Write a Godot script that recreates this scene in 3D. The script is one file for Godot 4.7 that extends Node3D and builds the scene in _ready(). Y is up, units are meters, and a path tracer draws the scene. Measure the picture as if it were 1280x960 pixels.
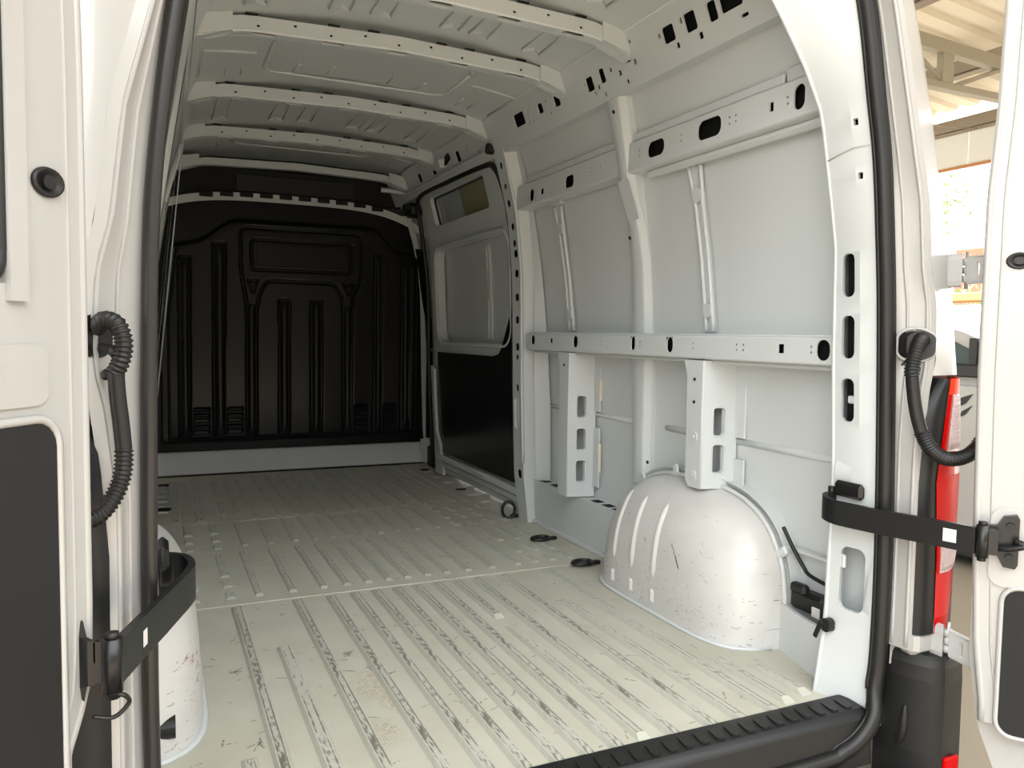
extends Node3D
# The cargo bay of a white panel van seen through its open rear doors, parked under a lean-to shed.
# Axes: x to the right across the van, y up from the load floor, z towards the rear (sill at z = 0, cab at z = -3.9).

var M := {}
var taken := {}


class MB:
	var st := SurfaceTool.new()
	var group := 0

	func _init() -> void:
		st.begin(Mesh.PRIMITIVE_TRIANGLES)
		st.set_smooth_group(-1)

	func flat() -> void:
		st.set_smooth_group(-1)

	func smooth() -> void:
		group += 1
		st.set_smooth_group(group)

	func tri(a: Vector3, b: Vector3, c: Vector3, ua := Vector2.ZERO, ub := Vector2.ZERO, uc := Vector2.ZERO) -> void:
		st.set_uv(ua)
		st.add_vertex(a)
		st.set_uv(uc)
		st.add_vertex(c)
		st.set_uv(ub)
		st.add_vertex(b)

	func quad(a: Vector3, b: Vector3, c: Vector3, d: Vector3, ua := Vector2.ZERO, ub := Vector2.ZERO, uc := Vector2.ZERO, ud := Vector2.ZERO) -> void:
		tri(a, b, c, ua, ub, uc)
		tri(a, c, d, ua, uc, ud)

	# chamfered box about c, turned by basis
	func box(c: Vector3, size: Vector3, bev := 0.0, basis := Basis()) -> void:
		flat()
		var h := size / 2
		var b := minf(bev, minf(h.x, minf(h.y, h.z)) * 0.9)
		var p := func(sx: float, sy: float, sz: float, k: int) -> Vector3:
			var v := Vector3(sx * h.x, sy * h.y, sz * h.z)
			if k != 0: v.x -= sx * b
			if k != 1: v.y -= sy * b
			if k != 2: v.z -= sz * b
			return c + basis * v
		for s in [-1.0, 1.0]:
			var f := func(a: Vector3, e: Vector3, g: Vector3, i: Vector3) -> void:
				if s > 0: quad(a, e, g, i)
				else: quad(i, g, e, a)
			f.call(p.call(s, -1, -1, 0), p.call(s, 1, -1, 0), p.call(s, 1, 1, 0), p.call(s, -1, 1, 0))
			f.call(p.call(-1, s, -1, 1), p.call(-1, s, 1, 1), p.call(1, s, 1, 1), p.call(1, s, -1, 1))
			f.call(p.call(-1, -1, s, 2), p.call(1, -1, s, 2), p.call(1, 1, s, 2), p.call(-1, 1, s, 2))
		if b <= 0.0:
			return
		for s in [-1.0, 1.0]:
			for t in [-1.0, 1.0]:
				quad(p.call(s, t, -1, 0), p.call(s, t, 1, 0), p.call(s, t, 1, 1), p.call(s, t, -1, 1))
				quad(p.call(s, -1, t, 0), p.call(s, 1, t, 0), p.call(s, 1, t, 2), p.call(s, -1, t, 2))
				quad(p.call(-1, s, t, 1), p.call(1, s, t, 1), p.call(1, s, t, 2), p.call(-1, s, t, 2))
				for u in [-1.0, 1.0]:
					tri(p.call(s, t, u, 0), p.call(s, t, u, 1), p.call(s, t, u, 2))

	# a sheet f(u, v), u and v from 0 to 1
	func grid(nu: int, nv: int, f: Callable, flip := false) -> void:
		smooth()
		var prev: Array[Vector3] = []
		for i in nu + 1:
			var row: Array[Vector3] = []
			for j in nv + 1:
				row.append(f.call(float(i) / nu, float(j) / nv))
			if i:
				for j in nv:
					var u0 := Vector2(float(i - 1) / nu, float(j) / nv)
					var u1 := Vector2(float(i) / nu, float(j + 1) / nv)
					if flip:
						quad(prev[j], prev[j + 1], row[j + 1], row[j], u0, Vector2(u0.x, u1.y), u1, Vector2(u1.x, u0.y))
					else:
						quad(prev[j], row[j], row[j + 1], prev[j + 1], u0, Vector2(u1.x, u0.y), u1, Vector2(u0.x, u1.y))
			prev = row

	# round tube along pts; r a number or one radius for each point
	func tube(pts: Array, r, seg := 8, squash := 1.0) -> void:
		smooth()
		var n := pts.size()
		var up := Vector3.UP
		var t0: Vector3 = (pts[1] - pts[0]).normalized()
		if absf(t0.dot(up)) > 0.9: up = Vector3.RIGHT
		var side := t0.cross(up).normalized()
		var prev: Array[Vector3] = []
		for i in n:
			var t: Vector3 = (pts[mini(i + 1, n - 1)] - pts[maxi(i - 1, 0)]).normalized()
			side = (side - t * side.dot(t)).normalized()
			var other := t.cross(side)
			var rr: float = r[i] if r is Array else r
			var ring: Array[Vector3] = []
			for k in seg:
				var a := TAU * k / seg
				ring.append(pts[i] + side * cos(a) * rr + other * sin(a) * rr * squash)
			if i:
				for k in seg:
					quad(prev[k], prev[(k + 1) % seg], ring[(k + 1) % seg], ring[k], Vector2(float(k) / seg, float(i - 1) / n), Vector2(float(k + 1) / seg, float(i - 1) / n), Vector2(float(k + 1) / seg, float(i) / n), Vector2(float(k) / seg, float(i) / n))
			if i == 0 or i == n - 1:
				for k in range(1, seg - 1):
					if i == 0: tri(ring[0], ring[k + 1], ring[k])
					else: tri(ring[0], ring[k], ring[k + 1])
			prev = ring

	# flat outline, f(point, depth) from d0 (front) to d1
	func prism(poly: PackedVector2Array, f: Callable, d0: float, d1: float, back := true) -> void:
		flat()
		var idx := Geometry2D.triangulate_polygon(poly)
		for k in range(0, idx.size(), 3):
			var a := poly[idx[k]]
			var b := poly[idx[k + 1]]
			var c := poly[idx[k + 2]]
			if (b - a).cross(c - a) < 0:
				var sw := b
				b = c
				c = sw
			tri(f.call(a, d0), f.call(b, d0), f.call(c, d0), a, b, c)
			if back: tri(f.call(a, d1), f.call(c, d1), f.call(b, d1), a, c, b)
		var n := poly.size()
		for i in n:
			var a := poly[i]
			var b := poly[(i + 1) % n]
			quad(f.call(a, d0), f.call(a, d1), f.call(b, d1), f.call(b, d0))

	# pressed sheet f(s, t, depth) over a rectangle with rounded holes [s, t, width, height, radius]
	func plate(s0: float, s1: float, t0: float, t1: float, holes: Array, f: Callable, depth := 0.004, step := 1e9) -> void:
		smooth()
		_plate(s0, s1, t0, t1, holes, f, step)
		flat()
		for h in holes:
			var o := MB.rrect(h[0], h[1], h[2], h[3], h[4])
			for i in o.size():
				var a := o[i]
				var b := o[(i + 1) % o.size()]
				quad(f.call(a.x, a.y, 0.0), f.call(b.x, b.y, 0.0), f.call(b.x, b.y, depth), f.call(a.x, a.y, depth))

	func _plate(s0: float, s1: float, t0: float, t1: float, holes: Array, f: Callable, step: float) -> void:
		if holes.is_empty():
			var n := maxi(1, ceili((s1 - s0) / step))
			for i in n:
				var a := lerpf(s0, s1, float(i) / n)
				var b := lerpf(s0, s1, float(i + 1) / n)
				quad(f.call(a, t0, 0.0), f.call(b, t0, 0.0), f.call(b, t1, 0.0), f.call(a, t1, 0.0), Vector2(a, t0), Vector2(b, t0), Vector2(b, t1), Vector2(a, t1))
			return
		var e := 0.0008
		if holes.size() == 1:
			var h: Array = holes[0]
			var l := maxf(s0, h[0] - h[2] / 2 - e)
			var r := minf(s1, h[0] + h[2] / 2 + e)
			if l > s0: _plate(s0, l, t0, t1, [], f, step)
			if r < s1: _plate(r, s1, t0, t1, [], f, step)
			var o := MB.rrect(h[0], h[1], h[2], h[3], h[4])
			var lo := PackedVector2Array([Vector2(l, t0), Vector2(r, t0), Vector2(r, h[1])])
			var hi := PackedVector2Array([Vector2(r, t1), Vector2(l, t1), Vector2(l, h[1])])
			var below: Array = []
			var above: Array = []
			for p in o:
				if p.y < h[1] - 1e-6: below.append(p)
				elif p.y > h[1] + 1e-6: above.append(p)
			below.sort_custom(func(a, b): return atan2(a.y - h[1], a.x - h[0]) > atan2(b.y - h[1], b.x - h[0]))
			above.sort_custom(func(a, b): return atan2(a.y - h[1], a.x - h[0]) > atan2(b.y - h[1], b.x - h[0]))
			lo.append(Vector2(h[0] + h[2] / 2, h[1]))
			for p in below: lo.append(p)
			lo.append(Vector2(h[0] - h[2] / 2, h[1]))
			lo.append(Vector2(l, h[1]))
			hi.append(Vector2(h[0] - h[2] / 2, h[1]))
			for p in above: hi.append(p)
			hi.append(Vector2(h[0] + h[2] / 2, h[1]))
			hi.append(Vector2(r, h[1]))
			for poly in [lo, hi]:
				var idx := Geometry2D.triangulate_polygon(poly)
				for k in range(0, idx.size(), 3):
					var a: Vector2 = poly[idx[k]]
					var b: Vector2 = poly[idx[k + 1]]
					var c: Vector2 = poly[idx[k + 2]]
					if (b - a).cross(c - a) < 0:
						var sw := b
						b = c
						c = sw
					tri(f.call(a.x, a.y, 0.0), f.call(b.x, b.y, 0.0), f.call(c.x, c.y, 0.0), a, b, c)
			return
		for axis in 2:
			var list := holes.duplicate()
			list.sort_custom(func(a, b): return a[axis] < b[axis])
			var reach := -1e9
			for i in list.size() - 1:
				reach = maxf(reach, list[i][axis] + list[i][2 + axis] / 2)
				var next := 1e9
				for j in range(i + 1, list.size()): next = minf(next, list[j][axis] - list[j][2 + axis] / 2)
				if next > reach + 1e-4:
					var cut := (reach + next) / 2
					if axis == 0:
						_plate(s0, cut, t0, t1, list.slice(0, i + 1), f, step)
						_plate(cut, s1, t0, t1, list.slice(i + 1), f, step)
					else:
						_plate(s0, s1, t0, cut, list.slice(0, i + 1), f, step)
						_plate(s0, s1, cut, t1, list.slice(i + 1), f, step)
					return
		printerr("holes overlap ", holes)

	static func rrect(cx: float, cy: float, w: float, h: float, r: float, seg := 5) -> PackedVector2Array:
		var o := PackedVector2Array()
		r = minf(r, minf(w, h) / 2 - 1e-5)
		if r < 0.0015: seg = 1
		for q in 4:
			var sx := 1.0 if q in [0, 3] else -1.0
			var sy := 1.0 if q in [0, 1] else -1.0
			for k in seg + 1:
				var a := (q + float(k) / seg) * PI / 2
				o.append(Vector2(cx + sx * (w / 2 - r) + cos(a) * r, cy + sy * (h / 2 - r) + sin(a) * r))
		return o

	func done() -> ArrayMesh:
		st.generate_normals()
		st.index()
		return st.commit()


func numbered(called: String) -> String:
	var k: int = taken.get(called, 0)
	taken[called] = k + 1
	return called if k == 0 else "%s_%03d" % [called, k]


func part(called: String, mb: MB, mat: Material, parent: Node, label := "") -> MeshInstance3D:
	return part_mesh(called, mb.done(), mat, parent, label)


func part_mesh(called: String, mesh: Mesh, mat: Material, parent: Node, label := "") -> MeshInstance3D:
	var o := MeshInstance3D.new()
	o.mesh = mesh
	o.material_override = mat
	o.name = called
	if label: o.set_meta("label", label)
	parent.add_child(o, true)
	return o


func thing(called: String, label: String, category: String, group := "") -> Node3D:
	var o := Node3D.new()
	o.name = numbered(called)
	add_child(o)
	o.set_meta("label", label)
	o.set_meta("category", category)
	if group: o.set_meta("group", group)
	return o


func struct(called: String, label: String, category: String) -> Node3D:
	var o := thing(called, label, category)
	o.set_meta("kind", "structure")
	return o


func lut(a: Array, v: float) -> float:   # a = [[y, x], ...] rising in y
	if v <= a[0][0]: return a[0][1]
	for i in range(1, a.size()):
		if v <= a[i][0]:
			return lerpf(a[i - 1][1], a[i][1], (v - a[i - 1][0]) / (a[i][0] - a[i - 1][0]))
	return a[-1][1]


func spline(pts: Array, per := 6) -> Array:
	var out: Array = []
	var n := pts.size()
	for i in n - 1:
		var a = pts[maxi(i - 1, 0)]
		var b = pts[i]
		var c = pts[i + 1]
		var d = pts[mini(i + 2, n - 1)]
		for k in per:
			out.append(b.cubic_interpolate(c, a, d, float(k) / per))
	out.append(pts[-1])
	return out


# how far the wall stands out at height y: inner faces of posts and rails, outer skin, rear corner
const FACE := [[0.0, 0.865], [0.24, 0.835], [0.67, 0.82], [1.0, 0.814], [1.24, 0.807], [1.4, 0.79], [1.515, 0.777], [1.64, 0.745], [1.73, 0.72], [1.8, 0.70], [1.95, 0.66]]
const SKIN := [[0.0, 0.955], [0.55, 0.948], [0.9, 0.924], [1.2, 0.892], [1.4, 0.86], [1.52, 0.837], [1.66, 0.80], [1.8, 0.755], [1.95, 0.70]]
const CORNER_IN := [[-0.02, 0.768], [0.2, 0.80], [0.39, 0.804], [0.59, 0.807], [0.88, 0.792], [1.164, 0.785], [1.365, 0.746], [1.49, 0.72], [1.59, 0.663], [1.684, 0.594], [1.8, 0.50], [1.9, 0.36]]
const SEAL := [[-0.08, 0.80], [0.02, 0.83], [0.38, 0.834], [0.664, 0.824], [0.977, 0.808], [1.16, 0.793], [1.355, 0.771], [1.5, 0.742], [1.676, 0.706], [1.8, 0.665], [1.9, 0.60], [1.96, 0.5]]
const SEAL_LEFT := [[-0.08, 0.79], [0.02, 0.815], [0.38, 0.819], [0.56, 0.818], [0.82, 0.815], [1.0, 0.812], [1.16, 0.804], [1.28, 0.792], [1.44, 0.771], [1.6, 0.74], [1.8, 0.69], [1.9, 0.63], [1.96, 0.53]]
const FLANGE := [[0.1, 0.862], [0.67, 0.862], [0.806, 0.876], [0.883, 0.893], [1.017, 0.886], [1.09, 0.866], [1.26, 0.846], [1.47, 0.79], [1.69, 0.73], [1.85, 0.67], [2.0, 0.58]]
const OUTER := [[-0.3, 1.04], [0.54, 1.041], [0.84, 1.019], [1.04, 0.984], [1.175, 0.956], [1.287, 0.923], [1.453, 0.883], [1.61, 0.837], [1.716, 0.80], [1.85, 0.745], [2.0, 0.66]]


func face(y: float) -> float: return lut(FACE, y)
func skin(y: float) -> float: return lut(SKIN, y)


func mat(called: String, color: Color, rough: float, metal := 0.0, spec := 0.5) -> StandardMaterial3D:
	var m := StandardMaterial3D.new()
	m.resource_name = called
	m.albedo_color = color
	m.roughness = rough
	m.metallic = metal
	m.metallic_specular = spec
	m.cull_mode = BaseMaterial3D.CULL_DISABLED
	M[called] = m
	return m


func stroke(im: Image, rng: RandomNumberGenerator, x: float, y: float, ang: float, length: float, color: Color, wide := 1.0) -> void:
	var n := int(length)
	for k in n:
		ang += rng.randf_range(-0.15, 0.15)
		x += cos(ang)
		y += sin(ang)
		if rng.randf() < 0.25: continue
		for q in int(ceilf(wide)):
			var px := int(x) + q
			var py := int(y)
			if px >= 0 and py >= 0 and px < im.get_width() and py < im.get_height():
				im.set_pixel(px, py, im.get_pixel(px, py).lerp(color, rng.randf_range(0.45, 0.95)))


func blot(im: Image, rng: RandomNumberGenerator, cx: float, cy: float, rx: float, ry: float, color: Color, strength: float) -> void:
	for k in int(rx * ry * 1.2):
		var r := sqrt(rng.randf())
		var a := rng.randf() * TAU
		var px := int(cx + cos(a) * r * rx)
		var py := int(cy + sin(a) * r * ry)
		if px >= 0 and py >= 0 and px < im.get_width() and py < im.get_height():
			im.set_pixel(px, py, im.get_pixel(px, py).lerp(color, strength * (1.0 - r * r)))


func noise_image(w: int, h: int, a: Color, b: Color, freq: float, seed_value: int) -> Image:
	var n := FastNoiseLite.new()
	n.seed = seed_value
	n.frequency = freq
	n.fractal_octaves = 4
	var g := n.get_image(w, h)
	g.convert(Image.FORMAT_L8)
	var src := g.get_data()
	var dst := PackedByteArray()
	dst.resize(w * h * 3)
	var table: Array[Color] = []
	for v in 256: table.append(a.lerp(b, v / 255.0))
	for i in w * h:
		var c := table[src[i]]
		dst[i * 3] = c.r8
		dst[i * 3 + 1] = c.g8
		dst[i * 3 + 2] = c.b8
	return Image.create_from_data(w, h, false, Image.FORMAT_RGB8, dst)


func floor_texture() -> ImageTexture:
	var w := 640
	var h := 1280
	var rng := RandomNumberGenerator.new()
	rng.seed = 11
	var im := noise_image(w, h, Color(0.71, 0.695, 0.63), Color(0.755, 0.745, 0.69), 0.012, 3)
	var dark := Color(0.22, 0.2, 0.18)
	var at := func(x: float, z: float) -> Vector2: return Vector2((x + 0.95) / 1.9 * w, -z / 3.95 * h)
	for k in 300:   # loose scuffs, mostly near the rear
		var p: Vector2 = at.call(rng.randf_range(-0.85, 0.85), -3.9 * pow(rng.randf(), 1.3))
		stroke(im, rng, p.x, p.y, rng.randf_range(-0.9, 0.9) + (0.0 if rng.randf() < 0.6 else 1.3), rng.randf_range(3, 16), dark.lerp(Color(0.45, 0.36, 0.28), rng.randf()))
	for k in 70:
		var p: Vector2 = at.call(rng.randf_range(-0.85, 0.85), rng.randf_range(-3.8, 0.0))
		blot(im, rng, p.x, p.y, rng.randf_range(1.5, 4), rng.randf_range(1.5, 5), dark, 0.7)
	for s in [[-0.3, -0.62, 20, 34, 0.5], [-0.27, -0.5, 14, 22, 0.5], [-0.33, -0.36, 18, 24, 0.4]]:
		var p: Vector2 = at.call(s[0], s[1])
		blot(im, rng, p.x, p.y, s[2], s[3], Color(0.58, 0.46, 0.32), s[4])
	for s in [[-0.31, -0.84, 6, 6], [-0.27, -0.72, 3, 9], [-0.24, -0.66, 3, 8], [0.27, -0.05, 5, 5], [-0.62, -0.83, 6, 3], [-0.6, -0.42, 3, 3]]:
		var p: Vector2 = at.call(s[0], s[1])
		blot(im, rng, p.x, p.y, s[2], s[3], Color(0.24, 0.2, 0.15), 0.9)
		for k in 5: stroke(im, rng, p.x, p.y, rng.randf() * TAU, rng.randf_range(4, 12), dark)
	for k in 22:
		var p: Vector2 = at.call(rng.randf_range(0.02, 0.16), rng.randf_range(-3.5, -3.1))
		blot(im, rng, p.x, p.y, 4, 9, Color(0.3, 0.34, 0.31), 0.3)
	return ImageTexture.create_from_image(im)


func rib_texture(seed_value: int, wear: float) -> ImageTexture:
	# painted rib top, worn to dark metal in two broken lines along its edges
	var w := 48
	var h := 1024
	var rng := RandomNumberGenerator.new()
	rng.seed = seed_value
	var im := noise_image(w, h, Color(0.7, 0.695, 0.645), Color(0.75, 0.745, 0.7), 0.05, seed_value)
	var slow := FastNoiseLite.new()
	slow.seed = seed_value
	slow.frequency = 0.004
	var fine := FastNoiseLite.new()
	fine.seed = seed_value + 7
	fine.frequency = 0.06
	for y in h:
		var amount := slow.get_noise_1d(y) * 1.1 + wear
		var both := slow.get_noise_1d(y + 3000.0) * 1.3 + wear - 0.45
		for x in range(11, 37):
			var edge := maxf(1.0 - absf(x - 15.5) / 2.6, 1.0 - absf(x - 32.0) / 2.6)
			var mid := 1.0 - absf(x - 23.5) / 12.0
			var n := fine.get_noise_2d(x * 1.4, y * 0.55)
			var v := maxf(edge * (amount + n * 1.1 + 0.25), mid * (both + n * 0.9))
			if v > 0.12:
				im.set_pixel(x, y, im.get_pixel(x, y).lerp(Color(0.34, 0.32, 0.28), clampf((v - 0.12) * 1.8, 0.0, 0.75)))
	return ImageTexture.create_from_image(im)


func arch_texture(seed_value: int, rust: bool) -> ImageTexture:
	var w := 512
	var h := 384
	var rng := RandomNumberGenerator.new()
	rng.seed = seed_value
	var im := noise_image(w, h, Color(0.8, 0.79, 0.775), Color(0.83, 0.82, 0.805), 0.01, seed_value)
	var dark := Color(0.25, 0.23, 0.22)
	for k in 260:
		var x := rng.randf() * w
		var y := h - absf(rng.randfn(0.0, 0.3)) * h
		if rng.randf() < 0.5: blot(im, rng, x, y, rng.randf_range(1.5, 3), rng.randf_range(1.5, 3), dark, 0.8)
		else: stroke(im, rng, x, y, rng.randf_range(-0.4, 0.4) if rng.randf() < 0.6 else rng.randf() * TAU, rng.randf_range(3, 13), dark)
	if not rust:   # right arch: the long scrape, the paint chip and the dark smear by the front
		for k in 26: stroke(im, rng, 0.375 * w - k * 1.1, 0.42 * h + k * 2.2, 2.0, 8, Color(0.42, 0.4, 0.34), 2.0)
		for k in 16: stroke(im, rng, 0.345 * w - k * 0.9, 0.49 * h + k * 1.9, 2.0, 6, Color(0.2, 0.19, 0.17), 2.0)
		blot(im, rng, 0.55 * w, 0.47 * h, 6, 9, Color(0.3, 0.29, 0.28), 0.95)
		for k in 9: stroke(im, rng, 0.95 * w - rng.randf() * 6.0, 0.4 * h + k, 3.2, 22, Color(0.3, 0.29, 0.28))
	else:
		for s in [[0.13, 0.6, 9], [0.17, 0.66, 7], [0.1, 0.57, 6], [0.15, 0.72, 9], [0.19, 0.6, 4], [0.21, 0.7, 6]]:
			for k in 7: stroke(im, rng, s[0] * w + rng.randf_range(-6, 6), s[1] * h + rng.randf_range(-4, 4), rng.randf_range(-0.7, 0.3), s[2] * 1.6, Color(0.5, 0.27, 0.2), 2.0)
	return ImageTexture.create_from_image(im)


func make_materials() -> void:
	mat("inner_paint", Color(0.803, 0.815, 0.815), 0.36)
	mat("roof_primer", Color(0.79, 0.805, 0.8), 0.5)
	mat("blocker_grey", Color(0.36, 0.34, 0.32), 0.9)
	mat("body_paint", Color(0.68, 0.672, 0.66), 0.28)
	M.body_paint.clearcoat_enabled = true
	M.body_paint.clearcoat = 0.6
	M.body_paint.clearcoat_roughness = 0.08
	mat("floor_paint", Color.WHITE, 0.5).albedo_texture = floor_texture()
	for k in 3:
		mat("rib_paint_%s" % ["a", "b", "c"][k], Color.WHITE, 0.45).albedo_texture = rib_texture(40 + k, [0.55, 0.25, 0.05][k])
	mat("arch_paint", Color.WHITE, 0.3).albedo_texture = arch_texture(5, false)
	mat("arch_paint_rusty", Color.WHITE, 0.3).albedo_texture = arch_texture(9, true)
	mat("black_plastic", Color(0.078, 0.079, 0.083), 0.5)
	mat("bulkhead_plastic", Color(0.105, 0.105, 0.108), 0.2, 0.0, 0.33)
	mat("black_metal", Color(0.075, 0.075, 0.078), 0.35)
	mat("rubber", Color(0.085, 0.082, 0.08), 0.45)
	mat("lit_seal_rubber", Color(0.16, 0.15, 0.145), 0.34)  # lighter copy of the rubber, with the light on it put into the colour
	mat("dark_trim", Color(0.085, 0.085, 0.088), 0.75)
	mat("cavity_shade", Color(0.1, 0.105, 0.11), 0.8, 0.0, 0.2)  # near black that paints the shade inside the box sections
	mat("dark_void", Color(0.06, 0.06, 0.065), 0.8)
	mat("steel", Color(0.7, 0.7, 0.7), 0.35, 0.9)
	mat("grey_screw", Color(0.62, 0.63, 0.63), 0.4)
	mat("white_sticker", Color(0.86, 0.85, 0.84), 0.6)
	mat("cardboard", Color(0.6, 0.54, 0.36), 0.85)
	mat("foam", Color(0.86, 0.84, 0.76), 0.8)
	mat("lamp_red", Color(0.74, 0.01, 0.015), 0.25, 0.0, 0.22)
	mat("lamp_dark_red", Color(0.5, 0.02, 0.03), 0.25, 0.0, 0.22)
	var sparkle := FastNoiseLite.new()
	sparkle.seed = 4
	sparkle.noise_type = FastNoiseLite.TYPE_CELLULAR
	sparkle.frequency = 0.09
	var spark := NoiseTexture2D.new()
	spark.width = 128
	spark.height = 256
	spark.noise = sparkle
	var ramp := Gradient.new()
	ramp.set_color(0, Color(0.62, 0.3, 0.3))
	ramp.set_color(1, Color(0.93, 0.9, 0.9))
	ramp.add_point(0.35, Color(0.82, 0.74, 0.74))
	spark.color_ramp = ramp
	mat("lamp_clear", Color.WHITE, 0.2, 0.0, 0.3).albedo_texture = spark
	mat("lamp_pink", Color(0.8, 0.16, 0.17), 0.25, 0.0, 0.22)
	mat("lamp_orange", Color(0.96, 0.25, 0.12), 0.25, 0.0, 0.22)
	mat("concrete", Color(0.56, 0.52, 0.46), 0.85)
	mat("shed_sheet", Color(0.87, 0.83, 0.75), 0.55)
	mat("shed_steel", Color(0.56, 0.51, 0.44), 0.6)
	mat("pale_steel", Color(0.6, 0.57, 0.5), 0.6)
	mat("white_wall", Color(0.9, 0.9, 0.88), 0.7)
	mat("leaf", Color(0.52, 0.62, 0.42), 0.7)
	mat("bark", Color(0.35, 0.27, 0.2), 0.9)
	mat("tan_wood", Color(0.72, 0.5, 0.3), 0.7)
	mat("brick_red", Color(0.72, 0.32, 0.24), 0.8)
	mat("hinge_paint", Color(0.74, 0.74, 0.735), 0.4)
	var g := mat("glass", Color(0.75, 0.85, 0.85, 0.15), 0.05)
	g.transparency = BaseMaterial3D.TRANSPARENCY_ALPHA
	mat("car_glass", Color(0.14, 0.24, 0.24), 0.08)


func _ready() -> void:
	set_view_and_light()
	make_materials()
	build_shed()
	build_floor()
	build_right_wall()
	build_left_wall()
	build_roof()
	build_cab_end()
	build_sliding_door()
	build_rear_corner(1.0)
	build_rear_corner(-1.0)
	build_wheel_arch(1.0)
	build_wheel_arch(-1.0)
	build_rails()
	build_wall_posts()
	build_bows()
	build_bulkhead()
	build_rear_door(1.0)
	build_rear_door(-1.0)
	build_sill()
	build_seal(1.0)
	build_seal(-1.0)
	build_check_strap(1.0)
	build_check_strap(-1.0)
	build_hoses()
	build_tail_lamp(1.0)
	build_tail_lamp(-1.0)
	build_hinges()
	build_bumper()
	build_small_fittings()
	build_outside()


func set_view_and_light() -> void:
	var cam := Camera3D.new()
	cam.name = "camera"
	cam.fov = 51.96
	cam.near = 0.02
	cam.far = 200.0
	cam.transform = Transform3D(Basis(Vector3(0.91088, 0.01484, 0.41241), Vector3(0.01256, 0.99789, -0.06366), Vector3(-0.41248, 0.06317, 0.90877)).orthonormalized(), Vector3(-0.806, 0.93, 1.38))
	add_child(cam)
	cam.current = true
	var sun := DirectionalLight3D.new()
	sun.name = "sun"
	sun.light_energy = 5.0
	sun.light_color = Color(1.0, 0.97, 0.92)
	sun.light_angular_distance = 0.6
	sun.shadow_enabled = true
	sun.transform = Transform3D(Basis.looking_at(Vector3(0.45, -0.88, 0.04)), Vector3(0, 8, 6))
	add_child(sun)
	var env := Environment.new()
	env.background_mode = Environment.BG_SKY
	var sky := Sky.new()
	var sm := ProceduralSkyMaterial.new()
	sm.sky_top_color = Color(0.97, 0.99, 1.0)
	sm.sky_horizon_color = Color(0.86, 0.86, 0.85)
	sm.ground_horizon_color = Color(0.8, 0.78, 0.74)
	sm.ground_bottom_color = Color(0.5, 0.47, 0.43)
	sm.sun_angle_max = 1.0
	sm.energy_multiplier = 1.0
	sky.sky_material = sm
	env.sky = sky
	env.background_energy_multiplier = 5.0
	env.tonemap_mode = Environment.TONE_MAPPER_LINEAR
	env.tonemap_exposure = 1.22
	env.sdfgi_enabled = true
	env.ssao_enabled = true
	env.ssil_enabled = true
	var we := WorldEnvironment.new()
	we.name = "world"
	we.environment = env
	add_child(we)


# ---------------------------------------------------------------- shed round the van

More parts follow.
